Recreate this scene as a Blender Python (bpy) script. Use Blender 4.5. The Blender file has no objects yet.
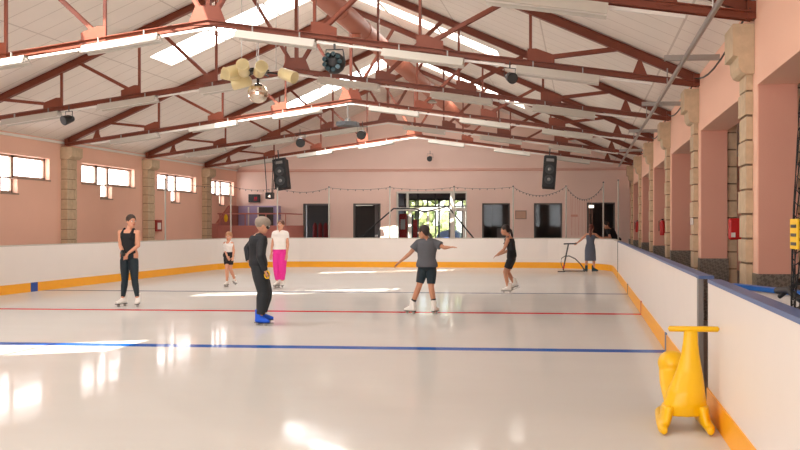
import bpy, bmesh, math, random
from mathutils import Vector as V, Matrix, Quaternion
random.seed(4)
PI = math.pi
sc = bpy.context.scene
COL = sc.collection

# ------------------------------------------------------------------ materials
def hexc(h):
    h = h.lstrip('#')
    c = [int(h[i:i+2], 16)/255 for i in (0, 2, 4)]
    return tuple(x/12.92 if x <= .04045 else ((x+.055)/1.055)**2.4 for x in c) + (1,)

def mat(name, col, rough=.6, metal=0., noise=0., nscale=8., bump=0., bscale=40., spec=.5):
    m = bpy.data.materials.new(name); m.use_nodes = True
    nt = m.node_tree; N = nt.nodes; L = nt.links
    b = N['Principled BSDF']
    c = hexc(col) if isinstance(col, str) else col
    b.inputs['Base Color'].default_value = c
    b.inputs['Roughness'].default_value = rough
    b.inputs['Metallic'].default_value = metal
    b.inputs['Specular IOR Level'].default_value = spec
    tc = N.new('ShaderNodeTexCoord')
    nz = N.new('ShaderNodeTexNoise'); nz.inputs['Scale'].default_value = nscale; nz.inputs['Detail'].default_value = 4
    L.new(tc.outputs['Object'], nz.inputs['Vector'])
    mx = N.new('ShaderNodeMix'); mx.data_type = 'RGBA'
    k = noise if noise else .04
    mx.inputs[6].default_value = tuple(min(1, x*(1+k)) for x in c[:3]) + (1,)
    mx.inputs[7].default_value = tuple(x*(1-k) for x in c[:3]) + (1,)
    L.new(nz.outputs['Fac'], mx.inputs[0]); L.new(mx.outputs[2], b.inputs['Base Color'])
    if bump:
        n2 = N.new('ShaderNodeTexNoise'); n2.inputs['Scale'].default_value = bscale; n2.inputs['Detail'].default_value = 3
        L.new(tc.outputs['Object'], n2.inputs['Vector'])
        bp = N.new('ShaderNodeBump'); bp.inputs['Strength'].default_value = bump; bp.inputs['Distance'].default_value = .01
        L.new(n2.outputs['Fac'], bp.inputs['Height']); L.new(bp.outputs['Normal'], b.inputs['Normal'])
    return m

def emis(name, col, strength, transp=0.):
    m = bpy.data.materials.new(name); m.use_nodes = True
    nt = m.node_tree; N = nt.nodes; L = nt.links; N.remove(N['Principled BSDF'])
    e = N.new('ShaderNodeEmission'); e.inputs['Color'].default_value = hexc(col); e.inputs['Strength'].default_value = strength
    out = N['Material Output']
    if transp > 0:
        t = N.new('ShaderNodeBsdfTransparent'); mx = N.new('ShaderNodeMixShader'); mx.inputs[0].default_value = transp
        L.new(e.outputs[0], mx.inputs[1]); L.new(t.outputs[0], mx.inputs[2]); L.new(mx.outputs[0], out.inputs['Surface'])
    else: L.new(e.outputs[0], out.inputs['Surface'])
    return m

def glass(name, tint='#20262a', refl=.25, transp=.6):
    m = bpy.data.materials.new(name); m.use_nodes = True
    nt = m.node_tree; N = nt.nodes; L = nt.links; N.remove(N['Principled BSDF'])
    t = N.new('ShaderNodeBsdfTransparent'); t.inputs['Color'].default_value = (transp, transp, transp*1.02, 1)
    g = N.new('ShaderNodeBsdfGlossy'); g.inputs['Roughness'].default_value = .03; g.inputs['Color'].default_value = (.9, .92, .95, 1)
    fr = N.new('ShaderNodeFresnel'); fr.inputs['IOR'].default_value = 1.2
    mx = N.new('ShaderNodeMixShader')
    L.new(fr.outputs[0], mx.inputs[0]); L.new(t.outputs[0], mx.inputs[1]); L.new(g.outputs[0], mx.inputs[2])
    L.new(mx.outputs[0], N['Material Output'].inputs['Surface'])
    return m

M = {}
M['pink']   = mat('pink_render', '#efc3ad', .85, noise=.06, nscale=.7, bump=.15, bscale=60)
M['pinkf']  = mat('pink_render_far', '#eed2c5', .85, noise=.06, nscale=.7, bump=.15, bscale=60)
M['pinkr']  = mat('pink_render_right', '#f6c9b1', .85, noise=.04, nscale=.7, bump=.2, bscale=80)
M['pinkj']  = mat('dusky_pink_render', '#dca693', .85, noise=.05, nscale=1.2, bump=.2, bscale=80)  # darker pink; on the jambs its colour stands for shade
M['stone']  = mat('sand_stone', '#cbb698', .9, noise=.22, nscale=9, bump=.5, bscale=25)
M['mortar'] = mat('dark_mortar', '#8a7560', .95)
M['truss']  = mat('red_oxide_paint', '#7c3b24', .45, noise=.1, nscale=5)
M['duct']   = mat('salmon_paint', '#b9725b', .5, noise=.06, nscale=4)
M['board']  = mat('white_board', '#ebe5df', .35, noise=.03, nscale=2, bump=.05)
M['kick']   = mat('yellow_kick', '#fbae14', .4, noise=.05)
M['blue']   = mat('blue_mark', '#1d4fa8', .4)
M['cap']    = mat('blue_rail', '#59709f', .4, noise=.1)
M['grey']   = mat('grey_metal', '#8d8c8a', .4, .6)
M['dgrey']  = mat('dark_metal', '#4a4c4e', .5, .3)
M['galv']   = mat('galvanised', '#a9a7a3', .35, .7)
M['white']  = mat('white_paint', '#e9e6e0', .5)
M['whitel'] = mat('white_enamel', '#c4c0b6', .4)
M['black']  = mat('black_plastic', '#17181a', .45)
M['net']    = mat('black_net', '#1c1d1f', .8)
M['speaker']= mat('speaker_black', '#1e2022', .6)
M['cone']   = mat('speaker_cone', '#3a3e40', .5)
M['red']    = mat('red_enamel', '#c31c1c', .35)
M['yellow'] = mat('toy_yellow', '#eebb00', .35, noise=.05, nscale=3, bump=.05)
M['ysign']  = mat('sign_yellow', '#f0c21c', .5)
M['cream']  = mat('cream_enamel', '#e4d5a2', .35)
M['concrete']= mat('concrete_floor', '#8d8780', .85, noise=.15, nscale=2)
M['frame']  = mat('window_frame_brown', '#a28b7b', .5)
M['framew'] = mat('window_frame_white', '#dcd9d0', .45)
M['framed'] = mat('window_frame_dark', '#5d5a57', .5)
M['room']   = mat('foyer_grey', '#9a938f', .8)
M['roomd']  = mat('foyer_dark', '#45413f', .8)
M['skin']   = mat('skin', '#d39a7d', .55, noise=.05, nscale=20)
M['skin2']  = mat('skin_tan', '#c08a6c', .55, noise=.05, nscale=20)
M['green']  = mat('hedge_green', '#8f9a5e', .8, noise=.4, nscale=3, bump=1, bscale=6)
M['carblue']= mat('car_blue', '#3a63a8', .25)
M['lilac']  = mat('lilac_paint', '#a79bc0', .7)
M['asphalt']= mat('asphalt', '#9c9890', .9)
M['glassd'] = glass('window_glass', transp=.8)
M['mirror'] = mat('mirror_facets', '#e8dccb', .12, .95)
M['fros']   = emis('frosted_daylight', '#fbf1ee', 6.0)
M['sky_cl'] = emis('clear_skylight', '#fff8f0', 16.0, .55)
M['sky_df'] = emis('diffusing_skylight', '#fff8f0', 7.0)
M['tube']   = emis('lamp_tube', '#fff6dd', 3.0)
M['redled'] = emis('red_led', '#c02030', .6)

def linefac(N, L, sock, period, width, offset=0.):
    """1 inside a line of the given width repeated with the given period, else 0"""
    a = N.new('ShaderNodeMath'); a.operation = 'ADD'; L.new(sock, a.inputs[0]); a.inputs[1].default_value = offset + 1000*period
    m = N.new('ShaderNodeMath'); m.operation = 'MODULO'; L.new(a.outputs[0], m.inputs[0]); m.inputs[1].default_value = period
    l = N.new('ShaderNodeMath'); l.operation = 'LESS_THAN'; L.new(m.outputs[0], l.inputs[0]); l.inputs[1].default_value = width
    return l.outputs[0]

def ceiling_mat():
    m = mat('roof_panels', '#f1ebe2', .8, noise=.04, nscale=1.5)
    nt = m.node_tree; N = nt.nodes; L = nt.links; b = N['Principled BSDF']
    src = b.inputs['Base Color'].links[0].from_socket
    tc = N.new('ShaderNodeTexCoord'); sp = N.new('ShaderNodeSeparateXYZ'); L.new(tc.outputs['Object'], sp.inputs[0])
    f1 = linefac(N, L, sp.outputs['Y'], .6, .025); f2 = linefac(N, L, sp.outputs['X'], 2.2, .03, .8)
    mx = N.new('ShaderNodeMath'); mx.operation = 'MAXIMUM'; L.new(f1, mx.inputs[0]); L.new(f2, mx.inputs[1])
    sc_ = N.new('ShaderNodeMath'); sc_.operation = 'MULTIPLY'; L.new(mx.outputs[0], sc_.inputs[0]); sc_.inputs[1].default_value = .35
    mix = N.new('ShaderNodeMix'); mix.data_type = 'RGBA'; L.new(sc_.outputs[0], mix.inputs[0]); L.new(src, mix.inputs[6])
    mix.inputs[7].default_value = hexc('#8a7868'); L.new(mix.outputs[2], b.inputs['Base Color'])
    return m
M['ceil'] = ceiling_mat()

def ice_mat():
    m = bpy.data.materials.new('ice'); m.use_nodes = True
    nt = m.node_tree; N = nt.nodes; L = nt.links; b = N['Principled BSDF']
    tc = N.new('ShaderNodeTexCoord'); sp = N.new('ShaderNodeSeparateXYZ'); L.new(tc.outputs['Object'], sp.inputs[0])
    nz = N.new('ShaderNodeTexNoise'); nz.inputs['Scale'].default_value = .5; nz.inputs['Detail'].default_value = 6; nz.inputs['Roughness'].default_value = .65
    mp = N.new('ShaderNodeMapping'); mp.inputs['Scale'].default_value = (.6, 1.6, 1); L.new(tc.outputs['Object'], mp.inputs[0]); L.new(mp.outputs[0], nz.inputs['Vector'])
    base = N.new('ShaderNodeMix'); base.data_type = 'RGBA'; L.new(nz.outputs['Fac'], base.inputs[0])
    base.inputs[6].default_value = hexc('#dcdbd7'); base.inputs[7].default_value = hexc('#d0cec9')
    cur = base.outputs[2]
    for y, w, col, k in ((11.62, .28, '#2460b4', 1), (16.48, .26, '#cc1020', .97), (21.33, .26, '#56607a', .85)):
        s = N.new('ShaderNodeMath'); s.operation = 'SUBTRACT'; L.new(sp.outputs['Y'], s.inputs[0]); s.inputs[1].default_value = y
        a = N.new('ShaderNodeMath'); a.operation = 'ABSOLUTE'; L.new(s.outputs[0], a.inputs[0])
        l = N.new('ShaderNodeMath'); l.operation = 'LESS_THAN'; L.new(a.outputs[0], l.inputs[0]); l.inputs[1].default_value = w/2
        k_ = N.new('ShaderNodeMath'); k_.operation = 'MULTIPLY'; L.new(l.outputs[0], k_.inputs[0]); k_.inputs[1].default_value = k
        mx = N.new('ShaderNodeMix'); mx.data_type = 'RGBA'; L.new(k_.outputs[0], mx.inputs[0]); L.new(cur, mx.inputs[6]); mx.inputs[7].default_value = hexc(col)
        cur = mx.outputs[2]
    L.new(cur, b.inputs['Base Color'])
    r = N.new('ShaderNodeMapRange'); r.inputs['To Min'].default_value = .05; r.inputs['To Max'].default_value = .12
    r.inputs['From Min'].default_value = .35; r.inputs['From Max'].default_value = .65
    n3 = N.new('ShaderNodeTexNoise'); n3.inputs['Scale'].default_value = 1.3; n3.inputs['Detail'].default_value = 5; L.new(tc.outputs['Object'], n3.inputs['Vector'])
    L.new(n3.outputs['Fac'], r.inputs['Value']); L.new(r.outputs[0], b.inputs['Roughness'])
    # worn ice: mostly scattering, with a weak wet sheen that grows towards grazing angles
    b.inputs['Specular IOR Level'].default_value = 0; b.inputs['Roughness'].default_value = .8
    for l in list(b.inputs['Roughness'].links): L.remove(l)
    gl = N.new('ShaderNodeBsdfGlossy'); L.new(r.outputs[0], gl.inputs['Roughness'])
    fr = N.new('ShaderNodeFresnel'); fr.inputs['IOR'].default_value = 1.31
    ml = N.new('ShaderNodeMath'); ml.operation = 'MULTIPLY'; L.new(fr.outputs[0], ml.inputs[0]); ml.inputs[1].default_value = .6
    mn = N.new('ShaderNodeMath'); mn.operation = 'MINIMUM'; L.new(ml.outputs[0], mn.inputs[0]); mn.inputs[1].default_value = .33
    ms = N.new('ShaderNodeMixShader'); L.new(mn.outputs[0], ms.inputs[0]); L.new(b.outputs[0], ms.inputs[1]); L.new(gl.outputs[0], ms.inputs[2])
    L.new(ms.outputs[0], N['Material Output'].inputs['Surface'])
    return m
M['ice'] = ice_mat()

def tread_mat():
    m = mat('tread_plate', '#8f8a80', .38, .55, noise=.15, nscale=3)
    nt = m.node_tree; N = nt.nodes; L = nt.links; b = N['Principled BSDF']
    tc = N.new('ShaderNodeTexCoord'); mp = N.new('ShaderNodeMapping'); mp.inputs['Rotation'].default_value = (.78, .78, .78)
    mp.inputs['Scale'].default_value = (26, 26, 26)
    ck = N.new('ShaderNodeTexChecker'); ck.inputs['Scale'].default_value = 1
    L.new(tc.outputs['Object'], mp.inputs[0]); L.new(mp.outputs[0], ck.inputs['Vector'])
    bp = N.new('ShaderNodeBump'); bp.inputs['Strength'].default_value = .8; bp.inputs['Distance'].default_value = .02
    src = b.inputs['Base Color'].links[0].from_socket
    mx = N.new('ShaderNodeMix'); mx.data_type = 'RGBA'; L.new(ck.outputs['Fac'], mx.inputs[0]); L.new(src, mx.inputs[6]); mx.inputs[7].default_value = hexc('#77726a'); L.new(mx.outputs[2], b.inputs['Base Color'])
    L.new(ck.outputs['Fac'], bp.inputs['Height']); L.new(bp.outputs['Normal'], b.inputs['Normal'])
    return m
M['tread'] = tread_mat()

# ------------------------------------------------------------------ mesh builder
class MB:
    def __init__(s): s.v = []; s.f = []; s.sm = []
    def add(s, vs, fs, smooth=False):
        n = len(s.v); s.v += [tuple(x) for x in vs]; s.f += [tuple(i+n for i in f) for f in fs]; s.sm += [smooth]*len(fs); return s
    def box(s, x0, x1, y0, y1, z0, z1):
        return s.add([(x0,y0,z0),(x1,y0,z0),(x1,y1,z0),(x0,y1,z0),(x0,y0,z1),(x1,y0,z1),(x1,y1,z1),(x0,y1,z1)],
                     [(0,3,2,1),(4,5,6,7),(0,1,5,4),(1,2,6,5),(2,3,7,6),(3,0,4,7)])
    def beam(s, p, q, w, h, side=(0,1,0)):
        """bar from p to q, w along 'side', h across"""
        p, q = V(p), V(q); d = (q-p).normalized(); a = V(side); a = (a-d*a.dot(d)).normalized(); b = d.cross(a)
        vs = [c+a*i*w/2+b*j*h/2 for c in (p, q) for i, j in ((-1,-1),(1,-1),(1,1),(-1,1))]
        return s.add(vs, [(0,3,2,1),(4,5,6,7),(0,1,5,4),(1,2,6,5),(2,3,7,6),(3,0,4,7)])
    def tube(s, pts, r, n=8, closed=False, caps=True):
        pts = [V(p) for p in pts]; vs = []; k = len(pts)
        rr = r if isinstance(r, (list, tuple)) else [r]*k
        up = V((0,0,1))
        for i, p in enumerate(pts):
            if closed: d = pts[(i+1) % k]-pts[i-1]
            else: d = pts[min(i+1, k-1)]-pts[max(i-1, 0)]
            d.normalize()
            u = up if abs(d.dot(up)) < .95 else V((1,0,0))
            a = d.cross(u).normalized(); b = a.cross(d).normalized()
            for j in range(n):
                t = 2*PI*j/n; vs.append(p+a*math.cos(t)*rr[i]+b*math.sin(t)*rr[i])
        fs = []
        for i in range(k if closed else k-1):
            i2 = (i+1) % k
            for j in range(n): fs.append((i*n+j, i*n+(j+1) % n, i2*n+(j+1) % n, i2*n+j))
        s.add(vs, fs, True)
        if caps and not closed:
            b0 = len(s.v)-len(vs)
            s.f.append(tuple(b0+j for j in range(n))[::-1]); s.sm.append(False)
            s.f.append(tuple(b0+(k-1)*n+j for j in range(n))); s.sm.append(False)
        return s
    def ell(s, c, r, n=14, m=9, rot=None):
        c = V(c); r = (r, r, r) if not isinstance(r, (tuple, list)) else r
        vs = []; fs = []
        for i in range(m+1):
            ph = PI*i/m
            for j in range(n):
                t = 2*PI*j/n; p = V((r[0]*math.sin(ph)*math.cos(t), r[1]*math.sin(ph)*math.sin(t), r[2]*math.cos(ph)))
                if rot is not None: p = rot @ p
                vs.append(c+p)
        for i in range(m):
            for j in range(n):
                a, b, c2, d = i*n+j, (i+1)*n+j, (i+1)*n+(j+1) % n, i*n+(j+1) % n
                fs.append((a, b, c2, d))
        return s.add(vs, fs, True)
    def prism(s, poly, axis, a0, a1):
        """poly in the two other axes (x,z for 'y'; y,z for 'x'; x,y for 'z')"""
        n = len(poly)
        def P(p, a): return {'y': (p[0], a, p[1]), 'x': (a, p[0], p[1]), 'z': (p[0], p[1], a)}[axis]
        vs = [P(p, a0) for p in poly]+[P(p, a1) for p in poly]
        return s.add(vs, [tuple(range(n)), tuple(range(2*n-1, n-1, -1))]+[(i, i+n, (i+1) % n+n, (i+1) % n) for i in range(n)])
    def loft(s, rings, n=16, smooth=True):
        vs = []
        for c, a, b, la, fw in rings:
            c, la, fw = V(c), V(la).normalized(), V(fw).normalized()
            for j in range(n):
                t = 2*PI*j/n
                vs.append(c+la*a*math.cos(t)+fw*b*math.sin(t))
        k = len(rings); fs = [(i*n+j, i*n+(j+1) % n, (i+1)*n+(j+1) % n, (i+1)*n+j) for i in range(k-1) for j in range(n)]
        s.add(vs, fs, smooth); b0 = len(s.v)-len(vs)
        s.f.append(tuple(b0+j for j in range(n))[::-1]); s.sm.append(False)
        s.f.append(tuple(b0+(k-1)*n+j for j in range(n))); s.sm.append(False)
        return s
    def build(s, name, m, parent=None, bevel=0., fix=True, origin=None):
        me = bpy.data.meshes.new(name)
        off = V((0,0,0))
        if parent is not None:
            p = parent
            while p.parent is not None: p = p.parent
            off = V(p.location)
        elif origin is not None: off = V(origin)
        me.from_pydata([V(v)-off for v in s.v], [], s.f); me.update()
        if fix:
            bm = bmesh.new(); bm.from_mesh(me)
            bmesh.ops.remove_doubles(bm, verts=bm.verts, dist=1e-5)
            bmesh.ops.recalc_face_normals(bm, faces=bm.faces); bm.to_mesh(me); bm.free()
            if any(s.sm):
                if all(s.sm) or True:
                    for f in me.polygons: f.use_smooth = True
                    me.set_sharp_from_angle(angle=math.radians(50)) if hasattr(me, 'set_sharp_from_angle') else None
        o = bpy.data.objects.new(name, me); COL.objects.link(o)
        if parent is not None: o.parent = parent
        elif origin is not None: o.location = off
        me.materials.append(M[m] if isinstance(m, str) else m)
        if bevel:
            bv = o.modifiers.new('bevel', 'BEVEL'); bv.width = bevel; bv.segments = 2; bv.limit_method = 'ANGLE'
        return o

def tag(o, label=None, cat=None, group=None, kind=None):
    if label: o['label'] = label
    if cat: o['category'] = cat
    if group: o['group'] = group
    if kind: o['kind'] = kind
    return o
def thing(name, loc, label, cat, group=None):
    o = bpy.data.objects.new(name, None); o.empty_display_size = .2; COL.objects.link(o); o.location = loc
    return tag(o, label, cat, group)
def kids(o): return [c for c in bpy.data.objects if c.parent == o]
def copy_tree(o, dloc, label=None, parent=None):
    c = o.copy(); COL.objects.link(c)
    if parent is not None: c.parent = parent
    else: c.location = V(o.location)+V(dloc)
    if label: c['label'] = label
    for ch in kids(o): copy_tree(ch, None, None, c)
    return c
def S(o): return tag(o, kind='structure')

# ------------------------------------------------------------------ the hall
XL, XR, YN, YF = -15.5, 2.0, -5.0, 39.3
RX, RZ, EZ = -6.7, 8.0, 4.18          # ridge x, ridge height, eaves height
TY = [10.68+5*i for i in range(6)]     # trusses in view
def roofz(x): return RZ-(RZ-EZ)*abs(x-RX)/8.75
ROOM = 45.5

# ice and the concrete around it
IX0, IX1, IY0, IY1 = -13.36, 1.07, -1.35, 34.3
mb = MB(); mb.box(XL-.3, 6.0, YN, ROOM, -.12, -.01); S(mb.build('floor', 'concrete'))
def corner_pts(x0, x1, y0, y1, rl, rr, n=10):
    """far side path: left straight -> far left corner -> far straight -> right corner"""
    p = [(x0, y0)]
    for i in range(n+1):
        t = PI-PI/2*i/n; p.append((x0+rl+rl*math.cos(t), y1-rl+rl*math.sin(t)))
    for i in range(n+1):
        t = PI/2-PI/2*i/n; p.append((x1-rr+rr*math.cos(t), y1-rr+rr*math.sin(t)))
    p.append((x1, y0)); return p
RL, RR = 2.8, 2.8
ice = corner_pts(IX0, IX1, IY0, IY1, RL, RR)
mb = MB(); mb.prism(ice, 'z', -.01, 0.0); o = mb.build('floor', 'ice'); S(o)

# ceiling with cut skylight strips
SKY = [(2.6, 3.85), (12.6, 13.85), (22.6, 23.85), (32.6, 33.85)]
SX = 4.55
def roof_side(sgn):
    mb = MB()
    def slab(u0, u1, y0, y1):
        x0, x1 = RX+sgn*u0, RX+sgn*u1
        pts = [(x0, y0), (x1, y0), (x1, y1), (x0, y1)]
        vs = [(x, y, roofz(x)) for x, y in pts]+[(x, y, roofz(x)+.12) for x, y in pts]
        mb.add(vs, [(0,1,2,3),(4,7,6,5),(0,4,5,1),(1,5,6,2),(2,6,7,3),(3,7,4,0)])
    slab(SX, 9.1, YN, YF+.3)
    ys = [YN]+[v for s in SKY for v in s]+[YF+.3]
    for i in range(0, len(ys), 2): slab(0, SX, ys[i], ys[i+1])
    return mb
mb = roof_side(1); mb2 = roof_side(-1); mb.add(mb2.v, mb2.f)
S(mb.build('ceiling', 'ceil'))
k = 1
for y0, y1 in SKY:
    for sgn in (-1, 1):
        mb = MB(); x0, x1 = RX, RX+sgn*SX
        vs = [(x, y, roofz(x)+.1) for x, y in ((x0,y0),(x1,y0),(x1,y1),(x0,y1))]
        mb.add(vs, [(0,1,2,3)])
        p = mb.build('window_%d' % k, 'sky_cl' if sgn < 0 else 'sky_df', fix=False); S(p)
        if sgn < 0:
            uc = 2.1 if y0 < 5 else .9  # opaque upper part is shaped to trim the sun patch on the ice
            for v in p.data.vertices:
                if v.co.x > RX-1: v.co.x = RX-uc; v.co.z = roofz(RX-uc)+.1
            mb = MB(); x0, x1 = RX, RX-uc
            mb.add([(x, y, roofz(x)+.1) for x, y in ((x0,y0),(x1,y0),(x1,y1),(x0,y1))], [(0,1,2,3)]); mb.build('sun_stop_pane', 'sky_df', p, fix=False)
        fb = MB()
        for u in (1.5, 3.0):
            x = RX+sgn*u; fb.box(x-.03, x+.03, y0, y1, roofz(x)-.02, roofz(x)+.08)
        fb.build('window_frame', 'whitel', p); k += 1
# walls -------------------------------------------------------------
def wall_rects(mb, horiz, t0, t1, z0, z1, holes, c0, c1, ax):
    """solid wall slab with rectangular holes (a0,a1,z0,z1) sorted along a; ax 'x' or 'y' = long axis"""
    def bx(a0, a1, b0, b1):
        if a1-a0 < 1e-4 or b1-b0 < 1e-4: return
        if ax == 'y': mb.box(c0, c1, a0, a1, b0, b1)
        else: mb.box(a0, a1, c0, c1, b0, b1)
    cur = t0
    for a0, a1, b0, b1 in sorted(holes):
        bx(cur, a0, z0, z1); bx(a0, a1, z0, b0); bx(a0, a1, b1, z1); cur = a1
    bx(cur, t1, z0, z1)
# left wall: T-shaped window bands, a hole for the band and a lower slot
bays = [TY[2]-4.9+5*0, ]
lw = []
for ty in (15.68, 20.68, 25.68, 30.68, 35.68-.0):
    # within the bay starting at ty: band ty+1.0 .. ty+4.25, slot in the middle
    s0, s1 = ty+1.05, ty+4.35
    if ty > 35: s0, s1 = ty+.75, ty+3.3
    lw.append((s0, s1))
mb = MB(); holes = []
for s0, s1 in lw:
    c = s0+1.1 if s1-s0 > 3 else s0+.9; w = .7 if s1-s0 > 3 else .55
    holes += [(s0, c, 2.93, 3.56), (c, c+w, 2.5, 3.56), (c+w, s1, 2.93, 3.56)]
wall_rects(mb, 0, YN, YF+.3, -.1, EZ+.12, holes, XL-.4, XL, 'y')
S(mb.build('wall_left', 'pink', fix=False))
for s0, s1 in lw:
    big = s1-s0 > 3; c = s0+1.1 if big else s0+.9; w = .7 if big else .55
    e = s1-.12
    mb = MB()
    X = XL-.22
    mb.add([(X, s0, 2.93), (X, s1, 2.93), (X, s1, 3.56), (X, s0, 3.56)], [(0,1,2,3)])
    mb.add([(X, c, 2.5), (X, c+w, 2.5), (X, c+w, 2.93), (X, c, 2.93)], [(0,1,2,3)])
    p = S(mb.build('window_%d' % k, 'fros', fix=False)); k += 1
    fb = MB()
    for y0, y1, z0, z1 in ((s0, c, 2.93, 3.56), (c, c+w, 2.5, 3.56), (c+w, s1, 2.93, 3.56)):
        t = .065
        fb.box(X, X+.07, y0, y1, z0, z0+t); fb.box(X, X+.07, y0, y1, z1-t, z1)
        fb.box(X, X+.07, y0, y0+t, z0, z1); fb.box(X, X+.07, y1-t, y1, z0, z1)
    fb.build('window_frame', 'frame', p)
    sb = MB(); sb.box(XL-.2, XL+.03, c-.03, c+w+.03, 2.46, 2.5); sb.build('window_sill', 'frame', p)
    sb = MB(); sb.box(XL-.2, XL+.03, s0-.02, s1+.02, 2.9, 2.935); sb.build('window_sill', 'frame', p)
mb = MB(); mb.box(XL, XL+.05, YN, YF, EZ-.13, EZ-.06); S(mb.build('trim_1', 'white'))

# right wall: deep openings between the stone pilasters
mb = MB(); ops = []
for i in range(-3, 6):
    t = 10.68+5*i
    ops.append((t+.62, t+4.85, -.1, 3.22))
ops.append((35.68+.62, 38.6, -.1, 3.0))
wall_rects(mb, 0, YN, YF+.3, -.1, EZ+.2, ops, XR, XR+.45, 'y')
S(mb.build('wall_right', 'pinkr', fix=False))
# darker pink sheets painting in the jambs' shade and tread plate skirts on them
mb = MB(); tb = MB()
for a0, a1, b0, b1 in ops:
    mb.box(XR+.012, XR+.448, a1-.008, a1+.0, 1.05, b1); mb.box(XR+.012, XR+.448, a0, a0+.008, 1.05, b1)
    tb.box(XR-.008, XR+.47, a1-.014, a1+.0, 0, 1.05); tb.box(XR-.008, XR+.47, a0, a0+.014, 0, 1.05)
    tb.box(XR-.01, XR, a1, a1+.77, 0, 1.05)
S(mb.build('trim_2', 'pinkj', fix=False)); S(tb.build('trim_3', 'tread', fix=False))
# side passage behind the openings
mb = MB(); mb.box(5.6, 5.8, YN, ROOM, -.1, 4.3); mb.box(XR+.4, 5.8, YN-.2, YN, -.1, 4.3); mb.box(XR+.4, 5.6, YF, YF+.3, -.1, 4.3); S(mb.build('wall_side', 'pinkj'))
mb = MB(); mb.box(XR+.45, 5.8, YN, YF+.3, 4.1, 4.3); S(mb.build('ceiling', 'white'))
# far gable wall
holes = [(-12.44, -11.21, .5, 2.6), (-10.16, -8.92, .5, 2.6), (-8.22, -5.06, -.1, 3.13), (-4.39, -3.16, .5, 2.6), (-2.11, -.88, .5, 2.6), (.2, 1.41, .5, 2.62)]
mb = MB(); wall_rects(mb, 0, XL-.4, XR+.4, -.1, EZ, holes, YF, YF+.3, 'x')
mb.prism([(XL-.4, EZ), (XR+.4, EZ), (RX, RZ+.1)], 'y', YF, YF+.3)
S(mb.build('wall_far', 'pinkf', fix=False))
# near gable wall behind the camera with glowing panes added as unseen fill light
nh = [(-13.5+3.5*i, -11.0+3.5*i, 1.6, 3.8) for i in range(4)]
mb = MB(); wall_rects(mb, 0, XL-.4, XR+.4, -.1, EZ, nh, YN-.3, YN, 'x')
mb.prism([(XL-.4, EZ), (XR+.4, EZ), (RX, RZ+.1)], 'y', YN-.3, YN)
S(mb.build('wall_near', 'pink', fix=False))
for h in nh:
    mb = MB(); mb.add([(h[0], YN-.15, h[2]), (h[1], YN-.15, h[2]), (h[1], YN-.15, h[3]), (h[0], YN-.15, h[3])], [(0,1,2,3)])
    p = S(mb.build('window_%d' % k, emis('added_fill_glow_near', '#f6f4f2', 8.5), fix=False)); k += 1
mb = MB(); mb.box(XL, XR, YF-.03, YF, 4.02, 4.06); mb.box(XL, XR, YF-.04, YF, 4.10, 4.12); S(mb.build('trim_4', 'pinkj'))

# foyer behind the far wall
mb = MB(); mb.box(XL-.3, 6, ROOM, ROOM+.2, -.1, 3.5)
mb = MB(); wall_rects(mb, 0, XL-.3, 6, -.1, 3.5, [(-9.1, -4.85, -.1, 3.0)], ROOM, ROOM+.2, 'x'); S(mb.build('wall_foyer', 'room', fix=False))
mb = MB(); mb.box(XL-.3, 6, YF+.3, ROOM+.2, 3.4, 3.55); S(mb.build('ceiling', 'room'))
mb = MB(); mb.box(-9.25, -9.1, YF+.3, ROOM, 0, 3.4); S(mb.build('wall_lobby_left', 'room'))
mb = MB(); mb.box(-4.75, -4.6, YF+.3, ROOM, 0, 3.4); S(mb.build('wall_lobby_right', 'room'))
def far_window(x0, x1, z0, z1, fm='framed'):
    global k
    mb = MB(); mb.box(x0, x1, YF+.13, YF+.14, z0, z1); p = S(mb.build('window_%d' % k, 'glassd')); k += 1
    fb = MB(); t = .07
    fb.box(x0, x1, YF+.03, YF+.2, z1-t, z1); fb.box(x0, x1, YF+.03, YF+.2, z0, z0+t)
    fb.box(x0, x0+t, YF+.03, YF+.2, z0, z1); fb.box(x1-t, x1, YF+.03, YF+.2, z0, z1)
    fb.build('window_frame', fm, p)
    sb = MB(); sb.box(x0-.08, x1+.08, YF-.05, YF+.02, z0-.06, z0); sb.build('window_sill', fm, p)
    return p
for h in (holes[0], holes[1], holes[3], holes[4], holes[5]): far_window(*h)
# blinds / grilles seen in the dark rooms
# glazed entrance
mb = MB(); mb.box(-8.2, -5.08, YF+.13, YF+.14, 0, 3.1); p = S(mb.build('window_%d' % k, 'glassd')); k += 1
fb = MB()
for x, w, z0, z1 in ((-8.18, .07, 0, 3.13), (-7.72, .09, 2.35, 3.13), (-7.62, .14, 0, 2.3), (-6.8, .08, 0, 2.3), (-5.72, .18, 0, 3.13), (-5.2, .1, 0, 2.3), (-5.09, .06, 0, 3.13)):
    fb.box(x-w/2, x+w/2, YF+.06, YF+.2, z0, z1)
fb.box(-8.2, -5.08, YF+.0, YF+.22, 2.28, 2.42); fb.box(-8.2, -5.08, YF+.05, YF+.2, 3.05, 3.13)
fb.build('window_frame', 'framew', p)
db = MB()
for x, w in ((-7.33, .07), (-6.55, .05), (-5.9, .08)): db.box(x-w/2, x+w/2, YF+.5, YF+.58, 0, 3.1)
db.box(-8.2, -5.1, YF+.5, YF+.56, 2.45, 2.52)
db.build('door_frame', 'framed', p)
# glazed outer doors at the foyer's outer wall
mb = MB(); mb.box(-9.1, -4.85, ROOM+.1, ROOM+.11, 0, 3.0); p = S(mb.build('door_1', 'glassd'))
fb = MB()
for x in (-9.06, -8.5, -7.9, -7.3, -6.75, -6.1, -5.5, -4.9): fb.box(x-.04, x+.04, ROOM+.05, ROOM+.17, 0, 3.0)
fb.box(-9.1, -4.86, ROOM+.05, ROOM+.17, 2.35, 2.45); fb.box(-9.1, -4.86, ROOM+.05, ROOM+.17, 2.9, 3.0)
fb.build('door_frame', 'framed', p)
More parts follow.
